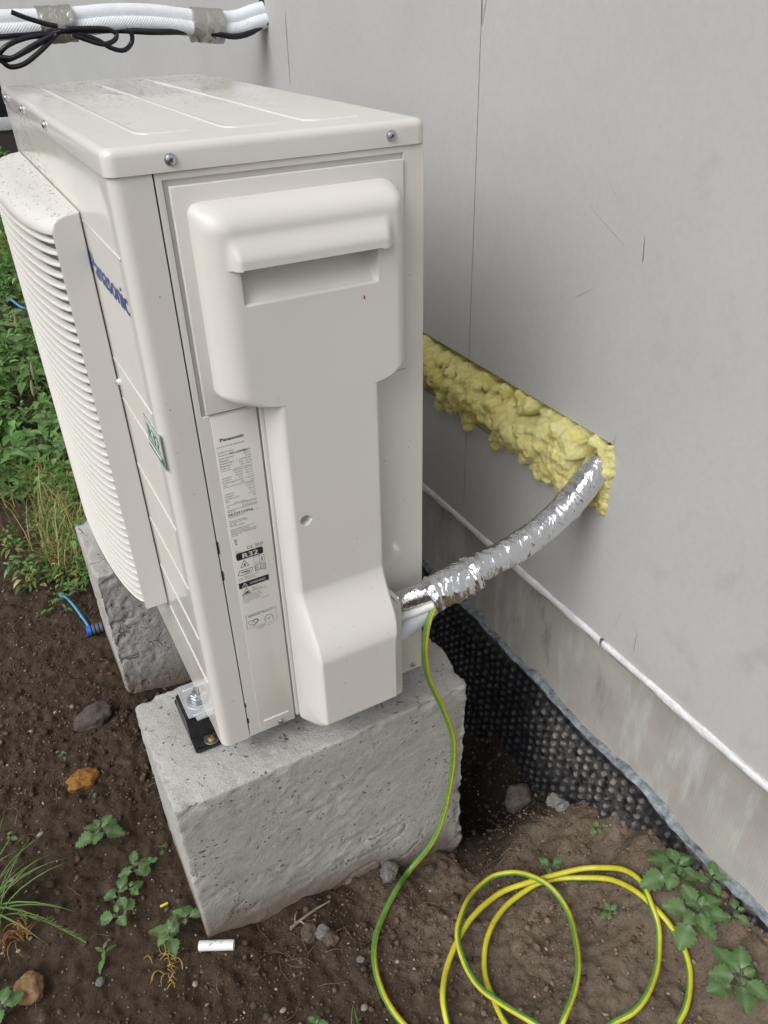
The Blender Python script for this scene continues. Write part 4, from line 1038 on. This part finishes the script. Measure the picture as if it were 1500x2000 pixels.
def place_leaf(root, me, loc, az, tilt, L, roll=0):
    o = bpy.data.objects.new("leaf", me); COL.objects.link(o); o.parent = root
    o.matrix_local = Matrix.Translation(loc) @ Matrix.Rotation(az, 4, 'Z') @ Matrix.Rotation(-tilt, 4, 'Y') @ Matrix.Rotation(roll, 4, 'X') @ Matrix.Scale(L, 4)
    return o
def seedling(x, y, h, leaves, L, label, seed, group="leafy seedlings", kinds=None, lean=(0, 0), name="seedling", cat="plant", small=4, stems=1):
    rr = random.Random(seed); kinds = kinds or SEED
    root = empty(name, (x, y, gz(x, y) - .004), label, cat, group)
    for s in range(stems):
        sx, sy = (0, 0) if stems == 1 else (rr.uniform(-.032, .032), rr.uniform(-.032, .032)); hh = h * (1 if s == 0 else rr.uniform(.45, .85))
        P = catmull([(sx, sy, -.01), (sx + lean[0] * hh * .4, sy + lean[1] * hh * .4, hh * .5), (sx + lean[0] * hh, sy + lean[1] * hh, hh)], 5)
        me = tube_mesh("stem", P, .0013, 6); me.materials.append(M_STEM); o = bpy.data.objects.new("stem", me); COL.objects.link(o); o.parent = root
        a0 = rr.uniform(0, 6.28); n = leaves if stems == 1 else max(4, int(leaves / stems + rr.uniform(-1, 1.5)))
        for k in range(n):
            f = k / max(1, n - 1); q = P[min(len(P) - 1, int((.45 + .5 * f) * len(P)))]
            place_leaf(root, rr.choice(kinds), q, a0 + k * 2.4 + rr.uniform(-.3, .3), .05 + .30 * f + rr.uniform(-.2, .15), L * (1 - .35 * f) * rr.uniform(.8, 1.15), rr.uniform(-.3, .3))
        for k in range(small if s == 0 else 2):
            place_leaf(root, rr.choice(kinds), P[-1], a0 + 1 + k * 2.1, .6 + rr.uniform(-.2, .3), L * .36 * rr.uniform(.8, 1.2), 0)
    return root
sd = seedling
sd(-.206, .238, .045, 7, .046, "leafy green seedling on bare soil below the orange stone", 1, lean=(.1, -.2))
sd(-.196, .106, .040, 16, .036, "bushy seedling with many leaves left of the nearer block", 2, stems=4)
sd(-.142, .138, .025, 4, .022, "small pale seedling between the bushy seedling and the block edge", 3)
sd(-.131, .024, .045, 8, .044, "seedling with big drooping leaves touching the corner of the nearer block", 4, lean=(.1, -.3), stems=2)
sd(-.246, .026, .030, 5, .026, "narrow leaved sprout on dark soil left of the white tube", 5, kinds=LANCE)
sd(-.234, .466, .014, 4, .013, "tiny two coloured sprout above the orange stone", 6, small=2)
sd(-.132, .632, .012, 2, .014, "single round leaf sprouting behind the grey stone", 7, kinds=ROUND, small=0)
sd(-.398, .006, .035, 6, .040, "grey green seedling cut by the lower left corner", 8)
sd(.594, -.352, .055, 9, .052, "tall dark seedling standing behind the wire coil", 9, lean=(0, -.1))
sd(.570, -.415, .060, 10, .056, "largest seedling with pale centre leaning over the wire coil", 10, lean=(0, -.15))
sd(.552, -.520, .045, 8, .056, "big leaved seedling at the lower right corner", 11)
sd(.600, -.195, .016, 5, .022, "tiny round leaved seedling at the edge of the dark pit", 12, kinds=ROUND, small=2)
sd(.492, -.192, .016, 5, .026, "small three leaved seedling above the wire coil", 13, small=2)
sd(.506, -.322, .016, 6, .024, "small star shaped seedling inside the wire coil", 14, small=2)
sd(.622, -.398, .030, 6, .034, "seedling near the dimpled sheet, left of the last pair", 15)
sd(.624, -.452, .025, 7, .030, "seedling closest to the plinth at the right edge", 16, stems=2)
sd(.610, -.352, .018, 4, .026, "faded little seedling right behind the tall dark seedling", 17, small=1)
sd(.010, -.232, .022, 5, .022, "small sprout at the bottom edge left of the wire", 18)
sd(-.113, .165, .012, 3, .012, "speck of a sprout against the side of the nearer block", 19, small=1)
sd(-.355, .330, .014, 4, .014, "speck of a sprout at the left edge beside the grass", 20, small=1)

def blade_mesh(name, L, wd, bend, seed, mat):
    n = 9; V = []; F = []
    for i in range(n):
        t = i / (n - 1); a = bend * t; x = L * (math.sin(a) / max(bend, .01) if bend > .01 else 0); z = L * (1 - math.cos(a)) / max(bend, .01)
        x, z = L * t * math.sin(a * .6), L * t * math.cos(a * .6)
        ww = wd * (1 - t)**.6 * (.6 + .4 * min(1, t * 4))
        for q in (-1, 0, 1): V.append((x, q * ww / 2, z + (0 if q else -wd * .18)))
    for i in range(n - 1):
        for k in range(2): F.append((i * 3 + k, i * 3 + k + 1, (i + 1) * 3 + k + 1, (i + 1) * 3 + k))
    me = mesh(name, V, F, True, np.zeros((len(V), 3))); me.materials.append(mat); return me
def tuft(name, x, y, spec, label, cat="grass", group=None):
    root = empty(name, (x, y, gz(x, y) - .004), label, cat, group)
    for k, (az, bend, L, wd, dx, dy) in enumerate(spec):
        me = blade_mesh("blade", L, wd, bend, k, M_GRASS); o = bpy.data.objects.new("blade", me); COL.objects.link(o); o.parent = root
        o.matrix_local = Matrix.Translation((dx, dy, 0)) @ Matrix.Rotation(az, 4, 'Z')
    return root
rr = random.Random(5)
spec = []
for k in range(30):
    spec.append((rr.gauss(.55, .6), rr.uniform(.5, 1.5), rr.uniform(.09, .20), rr.uniform(.003, .0052), rr.uniform(-.03, .03), rr.uniform(-.03, .03)))
for az, L in ((-.75, .20), (-.62, .19), (-.95, .18), (-.5, .16), (.05, .17), (.3, .15)): spec.append((az, 1.9, L, .0055, rr.uniform(-.01, .01), rr.uniform(-.01, .01)))
tg = tuft("grass_tuft", -.415, .170, spec, "long green grass tuft leaning in from the lower left edge")
# flowering stalk of the tuft
P = catmull([(0, 0, 0), (.05, -.03, .05), (.10, -.075, .055), (.15, -.13, .035)], 10)
me = tube_mesh("flower_stalk", P, .0011, 6); me.materials.append(M_GRASS); o = bpy.data.objects.new("flower_stalk", me); COL.objects.link(o); o.parent = tg
V = []; F = []
for k in range(34):
    q = P[int(12 + k * .5)]; a = rr.uniform(0, 6.28); d = np.array((rr.uniform(.3, 1), rr.uniform(-1, 0), rr.uniform(-.3, .8))); d /= np.linalg.norm(d)
    add_strip_tube(np.array([q, q + d * .006, q + d * .011]), .0011, V, F, 4)
me = mesh("flower_head", V, F, True, np.zeros((len(V), 3))); me.materials.append(M_GRASS); o = bpy.data.objects.new("flower_head", me); COL.objects.link(o); o.parent = tg
tuft("grass_tuft", .062, -.262, [(rr.uniform(0, 6.28), rr.uniform(.3, 1), rr.uniform(.03, .055), .0026, rr.uniform(-.008, .008), rr.uniform(-.008, .008)) for k in range(9)], "small grass tuft at the bottom edge beside the wire")
V = []; F = []
for k in range(22):
    a = rr.uniform(0, 6.28); L = rr.uniform(.012, .04); x, y = -.355 + rr.uniform(-.01, .01), .118 + rr.uniform(-.01, .01)
    add_strip_tube([np.array((x + L * t * math.cos(a + t), y + L * t * math.sin(a + t), gz(x, y) + .003 + .02 * math.sin(2.8 * t))) for t in np.linspace(0, 1, 6)], .0009, V, F, 4)
tag(link("withered_tuft", mesh("withered_tuft", V, F), plain("withered_root", (.30, .15, .04), .8, 0, .3, 80)), "orange withered root tuft below the long grass", "roots")

# weeds on the left: single plants in front, the mass behind as one object
def weed_mask(x, y):
    m = (y > 2.02) & (x > -1.6) & (x < .9) | (y > 1.46) & (y < 1.97) & (x < .06) & (x > -1.2) | (y > .92) & (y < 1.5) & (x > -.235 + .12 * (1.2 - y)) & (x < -.035)
    bare = fbm(x * 2.6, y * 2.6, 0, 3, 401) < -.22
    hole = ((x + .03)**2 + (y - 2.2)**2) < .012
    return m & ~hole & ~(bare & (y > 1.5))
groupw = "leafy weeds growing left of the grille"
n = 0; rw = random.Random(9)
fixed = [(-.125,1.005,.07,WEEDL,.055),(-.095,1.03,.08,LANCE,.06),(-.16,1.09,.06,WEEDL,.05),(-.075,1.10,.11,WEEDL,.07),(-.13,1.17,.10,LANCE,.07),(-.19,1.20,.07,WEEDL,.05),(-.06,1.22,.13,WEEDL,.07),(-.11,1.30,.12,LANCE,.08),(-.17,1.33,.08,WEEDL,.05),(-.045,1.34,.14,LANCE,.09),(-.05,1.47,.13,LANCE,.09),
 (-.20,1.55,.06,WEEDL,.06),(-.12,1.58,.08,WEEDL,.06),(-.02,1.62,.12,LANCE,.09),(-.17,1.70,.09,WEEDL,.07),(-.08,1.72,.10,WEEDL,.08),(.01,1.78,.12,WEEDL,.08),(-.20,1.80,.08,WEEDL,.07),(-.12,1.86,.10,WEEDL,.09),(-.03,1.90,.12,WEEDL,.10),(-.10,2.12,.10,LANCE,.11),(-.04,2.10,.10,LANCE,.12),(-.16,2.35,.12,WEEDL,.09),(.02,2.40,.14,WEEDL,.10),(-.08,2.48,.14,WEEDL,.10),(-.14,2.62,.15,WEEDL,.11),(.05,2.68,.16,WEEDL,.11),(-.03,2.80,.16,WEEDL,.13),(-.10,2.98,.16,WEEDL,.14),(.08,3.05,.18,WEEDL,.14),(-.02,3.2,.18,WEEDL,.14)]
for x, y, h, kinds, L in fixed:
    far = y > 1.5
    seedling(x, y, h * (1 if far else .8), 14 if far else 15, L * (.72 if far else .5), ("broad leaved green weed in the dense patch beyond the bare strip, left of the grille" if y > 2 else "low green weed in the middle weed patch behind the bare soil, left of the grille") if far else "green weed in the small patch at the left side of the farther block", int(x * 1000 + y * 7000), groupw + (" (beyond)" if y > 2 else " (middle)" if far else " (near)"), kinds, (rw.uniform(-.5, .3), rw.uniform(-.6, .2)), "weed", "weed", 3, 2)
def sheet_leaves(centres, V, F, C):
    for x, y, z, hmax, nl, L0, pal in centres:
        for k in range(nl):
            az = rw.uniform(0, 6.28); h = hmax * rw.uniform(.15, 1); r0 = hmax * .45 * rw.random(); L = L0 * rw.uniform(.5, 1.2); tl = rw.uniform(-.5, .5); wd = L * rw.uniform(.16, .30)
            ca, sa = math.cos(az), math.sin(az); bx, by, bz = x + r0 * ca, y + r0 * sa, z + h
            o = len(V); dz = math.sin(tl)
            for s, q, e in ((0, 0, 0), (.35, 1, .12), (.42, 0, .02), (.35, -1, .12), (.75, .7, .06), (.78, 0, 0), (.75, -.7, .06), (1, 0, -.15)):
                V.append((bx + L * s * ca - q * wd * sa, by + L * s * sa + q * wd * ca, bz + L * (s * dz + e - .2 * s * s)))
            F.extend([(o, o + 2, o + 1), (o, o + 3, o + 2), (o + 1, o + 2, o + 5, o + 4), (o + 2, o + 3, o + 6, o + 5), (o + 4, o + 5, o + 7), (o + 5, o + 6, o + 7)])
            g = rw.uniform(.65, 1.35); c = tuple(v * g for v in rw.choice(pal)); C.extend([c] * 8)
PG = [(.045, .105, .024), (.060, .128, .032), (.080, .155, .045), (.110, .185, .070)]
PY = [(.055, .10, .022), (.09, .14, .03), (.15, .15, .05), (.24, .20, .09), (.06, .12, .03)]
V = []; F = []; C = []; cen = []
while len(cen) < 620:
    y = rw.uniform(.92, 5.2) if len(cen) < 430 else rw.uniform(5, 10.3); x = rw.uniform(-1.5, .55)
    if rw.random() < .55: x = rw.uniform(-.30, .25) + max(0, (y - 3) * .06)
    if x > .58 or not bool(weed_mask(np.array([x]), np.array([y]))[0]): continue
    near = y < 1.5
    cen.append((x, y, float(h0(x, y)), rw.uniform(.03, .09) if near else rw.uniform(.05, .15), rw.randint(12, 26), rw.uniform(.010, .026) if near else rw.uniform(.025, .06), PY if near and rw.random() < .6 else PG))
sheet_leaves(cen, V, F, C)
# grass between the weeds
for k in range(5600):
    if k < 900: x, y = rw.gauss(-.08, .045), rw.uniform(1.05, 1.62)
    elif k < 3900: x, y = rw.uniform(-.35, .35), rw.uniform(2.1, 6)
    else: x, y = rw.uniform(-1.5, .58), rw.uniform(4, 10.3)
    if not bool(weed_mask(np.array([x]), np.array([y]))[0]): continue
    L = rw.uniform(.06, .17) * (1.3 if y > 4 else 1); az = rw.uniform(0, 6.28); b = rw.uniform(.2, 1.3); z = float(h0(x, y)); wd = rw.uniform(.0012, .0028) * (1 if y < 2 else 1.6); o = len(V)
    for t in (0, .35, .7, 1):
        px, pz = L * t * math.sin(b * t), L * t * math.cos(b * t)
        for q in (-1, 1): V.append((x + px * math.cos(az) - q * wd * (1.02 - t) * math.sin(az), y + px * math.sin(az) + q * wd * (1.02 - t) * math.cos(az), z + pz))
    F.extend([(o, o + 1, o + 3, o + 2), (o + 2, o + 3, o + 5, o + 4), (o + 4, o + 5, o + 7, o + 6)])
    c = rw.choice([(.07, .13, .03), (.09, .15, .04), (.05, .11, .025), (.20, .17, .07)] + ([(.30, .24, .12)] * 2 if k < 900 else [])); C.extend([c] * 8)
me = mesh("weed_cover", V, F, True, np.array(C)); me.materials.append(M_COVER)
tag(link("weed_cover", me), "mixed green weeds and grass covering the ground left of the heat pump", "weeds", None, "stuff")
# brown seed spikes standing above the weeds
for x, y, h, lb in ((-.005, 2.80, .15, "farthest pale seed spike above the dark broad leaves"), (-.018, 2.26, .15, "upper of two seed spikes over the brown gap in the weeds"), (-.040, 2.16, .12, "lower brown seed spike over the brown gap in the weeds")):
    root = empty("seed_spike", (x, y, gz(x, y)), lb, "seed spike", "seed spikes in the weeds")
    me = tube_mesh("stalk", catmull([(0, 0, 0), (.004, 0, h * .5), (.010, -.004, h + .06)], 6), .0014, 6); me.materials.append(M_STEM); o = bpy.data.objects.new("stalk", me); COL.objects.link(o); o.parent = root
    Ps = catmull([(.006, -.001, h * .75), (.008, -.003, h), (.011, -.005, h + .035)], 8)
    me = tube_mesh("spike", Ps, .0065, 12, rfun=lambda A, I, P_: .0060 * np.sin(np.pi * (.08 + .86 * I / (len(P_) - 1)))**.6 * (1 + .22 * vnoise(A * 3, I * 1.3, 0, 4))); me.materials.append(M_SEED); o = bpy.data.objects.new("spike", me); COL.objects.link(o); o.parent = root

# ------------------------------------------------------------------ rain drops
def drops(pos, nrm, rad):
    n = len(pos); rings = [(1.0, 0.0), (.86, .13), (.52, .21), (0.0, .25)]; m = 8; base = []
    for r, h in rings[:-1]:
        for k in range(m): base.append((r * math.cos(2 * math.pi * k / m), r * math.sin(2 * math.pi * k / m), h))
    base.append((0, 0, rings[-1][1])); base = np.array(base)
    f = []
    for i in range(2):
        for k in range(m):
            a, b, c, d = i * m + k, i * m + (k + 1) % m, (i + 1) * m + (k + 1) % m, (i + 1) * m + k; f += [(a, b, c), (a, c, d)]
    for k in range(m): f.append((2 * m + k, 2 * m + (k + 1) % m, 3 * m))
    for k in range(1, m - 1): f.append((0, k + 1, k))
    f = np.array(f)
    nrm = nrm / np.linalg.norm(nrm, axis=1)[:, None]; t1 = np.cross(nrm, np.array([[.3, .9, .31]])); t1 /= np.linalg.norm(t1, axis=1)[:, None]; t2 = np.cross(nrm, t1)
    el = RNG.uniform(.75, 1.35, (n, 1))
    B_ = base[None] * rad[:, None, None]
    V = pos[:, None] + B_[..., :1] * (t1 * el)[:, None] + B_[..., 1:2] * t2[:, None] + B_[..., 2:] * nrm[:, None]
    return V.reshape(-1, 3), (f[None] + (np.arange(n) * len(base))[:, None, None]).reshape(-1, 3)
def drop_object(pos, nrm, rad, label):
    V, F = drops(np.array(pos), np.array(nrm), np.array(rad)); tag(link("rain_drops", mesh("rain_drops", V, F), M_WATER), label, "rain drops", None, "stuff")
pos, nr, rd = [], [], []
while len(pos) < 1300:
    x, y = RNG.uniform(.006, UD - .006), RNG.uniform(.03, UW - .008)
    pr_ = .06 + .94 * float(sstep(.15, .55, y + .25 * (.16 - x) * 2)) * float(.35 + .65 * (fbm(np.array([x * 9]), np.array([y * 9]), 0, 3, 501)[0] > -.1))
    if RNG.random() > pr_: continue
    pos.append((x, y, UH - .0001)); nr.append((0, 0, 1)); rd.append(min(.0026, RNG.lognormal(-6.75, .40)))
drop_object(pos, nr, rd, "clear rain drops beaded on the lid of the heat pump")
pos, nr, rd = [], [], []
while len(pos) < 800:
    y, z = RNG.uniform(.34, UW - .01), RNG.uniform(.705, UH - .006)
    if RNG.random() > float(sstep(.36, .60, y + (.75 - z) * 1.3 * (y > .3))): continue
    pos.append((-.0021 if z > UH - .0245 else .0001, y, z)); nr.append((-1, 0, .05)); rd.append(min(.0024, RNG.lognormal(-6.65, .40)))
drop_object(pos, nr, rd, "clear rain drops clinging to the upper front of the heat pump")
pos, nr, rd = [], [], []
cs = np.array([-.0005, .002, .012, .030, .06]); cz = np.array([GZ1 - .019, GZ1 - .012, GZ1 - .004, GZ1 - .001, GZ1])
while len(pos) < 280:
    t = RNG.uniform(.01, .99); q = plan_fin(t); s = RNG.uniform(.001, max(.004, -q[0] - .003))
    pos.append((q[0] + s, q[1], float(np.interp(s, cs, cz)))); nr.append((-.25, 0, 1)); rd.append(min(.0022, RNG.lognormal(-6.75, .40)))
drop_object(pos, nr, rd, "clear rain drops pooled on top of the fan grille")

# ------------------------------------------------------------------ printing
def text_geo(txt, size, align='LEFT', sx=1.0):
    cu = bpy.data.curves.new("txt", 'FONT'); cu.body = txt; cu.size = size; cu.align_x = align; cu.resolution_u = 3
    ob = bpy.data.objects.new("txt", cu); me = bpy.data.meshes.new_from_object(ob)
    v = [(q.co.x * sx, q.co.y) for q in me.vertices]; f = [tuple(p.vertices) for p in me.polygons]
    bpy.data.objects.remove(ob); bpy.data.curves.remove(cu); bpy.data.meshes.remove(me); return v, f
class Print:
    def __init__(s): s.v = []; s.f = []; s.cuts = []
    def cut(s): s.cuts.append((len(s.v), len(s.f)))       # what follows is a piece of its own
    def text(s, txt, x, z, size, align='LEFT', sx=1.0, fit=None, bold=0.0):
        v, f = text_geo(txt, size, align, sx)
        if fit:
            w_ = max(a for a, _ in v) - min(a for a, _ in v); k = fit / w_; v = [(a * k, b) for a, b in v]
        for ox in ((0,) if not bold else (-bold, 0, bold)):
            o = len(s.v); dz = 0 if ox == 0 else .00002 * (1 if ox > 0 else -1)
            s.v += [(x + a + ox, z + b, dz) for a, b in v]; s.f += [tuple(o + q for q in p_) for p_ in f]
    def poly(s, pts, h=0.0):
        o = len(s.v); s.v += [(a, b, h) for a, b in pts]; s.f.append(tuple(range(o, o + len(pts))))
    def line(s, a, b, w_=.0004):
        d = np.array(b) - np.array(a); n = np.array((-d[1], d[0])) / np.linalg.norm(d) * w_ / 2
        s.poly([tuple(np.array(a) + n), tuple(np.array(a) - n), tuple(np.array(b) - n), tuple(np.array(b) + n)])
    def loop(s, pts, w_=.0004, closed=True):
        n = len(pts)
        for k in range(n if closed else n - 1): s.line(pts[k], pts[(k + 1) % n], w_)
    def rrect(s, x0, x1, z0, z1, r):
        P = []
        for cx, cz, a0 in ((x1 - r, z1 - r, 0), (x0 + r, z1 - r, 90), (x0 + r, z0 + r, 180), (x1 - r, z0 + r, 270)):
            for k in range(6): a = R(a0 + 18 * k); P.append((cx + r * math.cos(a), cz + r * math.sin(a)))
        s.poly(P)
    def end(s, name, mat, off):           # on the label strip, facing the viewer
        cs = [(0, 0)] + s.cuts + [(len(s.v), len(s.f))]
        for (v0, f0), (v1, f1) in zip(cs, cs[1:]):
            if f1 > f0: link(name, mesh(name, [(a, -.0010 - off - d * 3, b) for a, b, d in s.v[v0:v1]], [tuple(i - v0 for i in f) for f in s.f[f0:f1]], False), mat, unit)
    def front(s, name, mat, off):
        return link(name, mesh(name, [(-.0002 - off - d * 3, -a, b) for a, b, d in s.v], s.f, False), mat, unit)
V = []; F = []; rs2 = random.Random(3)
for k in range(46):                                            # specks of dirt on the cover and the end panel
    if k < 26: x, z, y = rs2.uniform(.13, .25), rs2.uniform(.06, .34), None
    else: x, z, y = rs2.choice([rs2.uniform(.272, .325), rs2.uniform(.012, .038)]), rs2.uniform(.05, .7), -.0004
    if y is None:
        d = DU + (DF - DU) * (lambda f: .35 * f + .65 * f * f * (3 - 2 * f))(min(1, max(0, (.262 - z) / .088))); y = -.0029 - d
        if x > .240: continue
    o = len(V); r = rs2.uniform(.0003, .0008)
    for q_ in range(5): V.append((x + r * math.cos(q_ * 1.257), y, z + r * rs2.uniform(.7, 1.5) * math.sin(q_ * 1.257)))
    F.append(tuple(range(o, o + 5)))
tag(link("dirt_specks", mesh("dirt_specks", V, F, False), plain("dirt_speck", (.16, .13, .10), .9), unit), kind="stuff")
p = Print(); q = Print(); wh = Print(); bx = Print()
p.text("Panasonic", .0639, .4842, .0062, fit=.0286, bold=.00025)
q.text("AIR-TO-WATER HEATPUMP", .0590, .4768, .0026, fit=.0335)
q.text("OUTDOOR UNIT", .0592, .4698, .0028, fit=.0185); q.text("Model No.", .0593, .4658, .0029, fit=.0118); p.cut(); p.text("WH-UD09JE5-1", .0722, .4657, .0036, fit=.0252, bold=.0001)
rows = [("RATED VOLTAGE", "230 V~"), ("FREQUENCY", "50 Hz"), ("MAXIMUM INPUT", "11.9 A/2.62 kW"), ("REFRIGERANT", "R32   1.27 kg"), ("GWP : 675", "CO2  0.86 t")]
for k, (a, b) in enumerate(rows): q.text(a, .0596, .4616 - .0034 * k, .0028, fit=.00135 * len(a)); q.text(b, .0980, .4622 - .0034 * k, .0028, 'RIGHT')
q.line((.0595, .4460), (.0985, .4460)); 
for k, (a, b, c) in enumerate([("", "HEATING", "HEATING"), ("", "A7 W35", "A2 W35"), ("CAPACITY", "9.00 kW", "9.00 kW"), ("CURRENT", "9.2 A", "11.3 A"), ("POWER INPUT", "2.01 kW", "2.53 kW"), ("COP", "4.48", "3.56")]):
    z = .4428 - .0034 * k
    if a: q.text(a, .0594, z - .0005, .0026)
    q.text(b, .0855, z, .0026, 'RIGHT'); q.text(c, .0980, z, .0026, 'RIGHT')
q.line((.0596, .4240), (.0980, .4240), .0005)
for k, (a, c) in enumerate([("", "COOLING"), ("", "A35 W7"), ("CAPACITY", "7.00 kW"), ("CURRENT", "11.1 A"), ("POWER INPUT", "2.43 kW"), ("EER", "2.88")]):
    z = .4208 - .0034 * k
    if a: q.text(a, .0598, z - .0005, .0026)
    q.text(c, .0980, z, .0026, 'RIGHT')
q.text("IP  X4  CLASS  I", .0700, .3998, .0022); q.line((.0599, .3988), (.0981, .3988), .0005); q.text("HP", .0600, .3950, .0026)
q.text("4.17 MPa (41.7 bar)", .0980, .3960, .0024, 'RIGHT'); q.text("2.55 MPa (25.5 bar)", .0980, .3928, .0024, 'RIGHT'); q.line((.0600, .3916), (.0981, .3916), .0005)
q.text("SERIAL No.", .0600, .3886, .0022); p.cut(); p.text("5622515056", .0600, .3836, .0050, fit=.0312, bold=.0001); q.text("2021 - 10", .0985, .3826, .0024, 'RIGHT'); q.text("PRODUCTION DATE", .0604, .3808, .0022)
for k, a in enumerate(["Panasonic Corporation", "Air-Conditioning Malaysia", "Sdn. Bhd.", "Shah Alam, Malaysia", "", "Authorised Representative in EU", "Panasonic Testing Centre", "Panasonic Marketing Europe GmbH", "Winsbergring 15, 22525 Hamburg", "Germany"]):
    if a: q.text(a, .0604, .3752 - .00245 * k, .0025, sx=.92)
# crossed bin
q.loop([(.0630, .3482), (.0655, .3482), (.0650, .3430), (.0636, .3430)], .0004); q.line((.0626, .3487), (.0660, .3424), .0003); q.line((.0660, .3487), (.0626, .3424), .0003); bx.poly([(.0627, .3402), (.0661, .3402), (.0661, .3412), (.0627, .3412)])
p.cut(); p.text("CE", .0768, .3290, .0062, fit=.0078); q.text("0035", .0880, .3290, .0068, fit=.0106)
q.text("F-gas", .0610, .3300, .0018); q.text("refrigerant", .0610, .3274, .0022)
bx.cut(); bx.rrect(.0617, .0975, .3157, .3268, .0028); wh.text("R32", .0692, .3175, .0102, fit=.0202, bold=.0004)
q.loop([(.0654, .3043), (.0768, .3043), (.0711, .3140)], .0007); p.cut(); p.poly([(.0700, .3055), (.0722, .3055), (.0724, .3080), (.0713, .3102), (.0706, .3082), (.0701, .3078)])
q.loop([(.0836, .3045), (.0976, .3035), (.0976, .3136), (.0836, .3148)], .0004); q.line((.0908, .3040), (.0908, .3142)); p.cut(); p.poly([(.0938, .3055), (.0952, .3055), (.0952, .3095), (.0938, .3095)]); p.poly([(.0938, .3102), (.0952, .3102), (.0952, .3116), (.0938, .3116)])
q.loop([(.0842, .2915), (.0910, .2928), (.0979, .2905), (.0982, .3000), (.0912, .3018), (.0838, .3010)], .0006); q.line((.0910, .2928), (.0912, .3018), .0006)
for k in range(4): q.line((.0964 - .0012 * k, .2912 + .0004 * k), (.0966 - .0012 * k, .3003), .0003); q.line((.0846 + .0012 * k, .2918), (.0844 + .0012 * k, .3010), .0003)
q.loop([(.0606, .2930), (.0636, .2996), (.0722, .2990), (.0808, .3000), (.0784, .2926), (.0700, .2916)], .0007); p.cut(); p.line((.0650, .2965), (.0770, .2962), .0014); p.line((.0690, .2942), (.0762, .2940), .0008)
q.loop([(.0616, .2842), (.0616, .2872), (.0640, .2874), (.0662, .2872), (.0662, .2842), (.0640, .2846)], .0004)
for k, a in enumerate(["Read the instructions", "carefully before", "installation work"]): q.text(a, .0684, .2880 - .0024 * k, .0022)
bx.cut(); bx.poly([(.0595, .2712), (.1005, .2718), (.1005, .2808), (.0595, .2806)]); wh.cut(); wh.text("WARNING", .0738, .2742, .0050, fit=.0215); wh.loop([(.0636, .2728), (.0712, .2728), (.0674, .2794)], .0006); wh.poly([(.0670, .2746), (.0678, .2746), (.0679, .2772), (.0669, .2772)])
q.loop([(.0618, .2600), (.0746, .2600), (.0684, .2698)], .0008); q.poly([(.0640, .2612), (.0724, .2612), (.0700, .2655), (.0668, .2640)])
for k, a in enumerate(["RISK OF", "EXPLOSION", "DURING SERVICE"]): q.text(a, .0760, .2668 - .0026 * k, .0025)
for k, a in enumerate(["Do not use means other", "than recommended. Keep", "the appliance stored in", "a room without ignition", "sources"]): q.text(a, .0622, .2575 - .0028 * k, .0025)
q.text("ACXF60-30310", .0985, .2460, .0019, 'RIGHT')
q.loop([(.0620, .2020), (.1040, .2020), (.1040, .2252), (.0620, .2252)], .0004); q.text("APPROVED PRODUCT", .0646, .2212, .0034, fit=.0365, bold=.00008)
hb = [(.0712 + .0068 * (16 * math.sin(t)**3) / 16, .2106 + .0055 * (13 * math.cos(t) - 5 * math.cos(2 * t) - 2 * math.cos(3 * t) - math.cos(4 * t)) / 16) for t in np.linspace(0, 2 * math.pi, 40)]
p.cut()
for k in range(39): p.line(hb[k], hb[k + 1], .0004 + .0010 * abs(math.sin(k / 39 * math.pi + .9)))
q.text("MCS", .0694, .2098, .0022)
for k in range(24):
    a = R(-35 + 250 * k / 23); q.line((.0932 + .0052 * math.cos(a), .2088 + .0052 * math.sin(a)), (.0932 + .0066 * math.cos(a), .2088 + .0066 * math.sin(a)), .0006)
p.cut(); p.loop([(.0912, .2088), (.0926, .2070), (.0954, .2112)], .0008, False)
q.text("TESTED AND", .0746, .1990, .0022); q.text("CERTIFIED", .0746, .1966, .0022); q.text("BBA 0312/1", .0905, .1975, .0018)
p.end("maker_lettering", M_BLACK, .00012); q.end("rating_lettering", M_GREY, .00010); bx.end("black_label_blocks", M_BLACK, .00006); wh.end("reversed_lettering", M_LIGHTPRINT, .00020)
b = Print(); b.text("Panasonic", -.2165, .6345, .0375, fit=.186, bold=.0013); b.front("front_lettering", M_BLUE, .0003)
g = Print(); gw = Print(); g.loop([(-.0720, .4655), (-.0035, .4655), (-.0035, .5065), (-.0720, .5065)], .0016); g.poly([(-.0705, .4670), (-.0050, .4670), (-.0050, .4765), (-.0705, .4765)])
g.text("R32", -.0660, .4800, .0270, fit=.050, bold=.0016); gw.text("REFRIGERANT", -.066, .4690, .0055)
gst = rbox("refrigerant_sticker", -.0003, .0002, .0022, .0735, .4635, .5080, plain("pale_sticker", (.62, .66, .62), .4), unit, 0)
g.front("sticker_print", M_GREEN, .0002); gw.front("sticker_print", M_LIGHTPRINT, .0004)
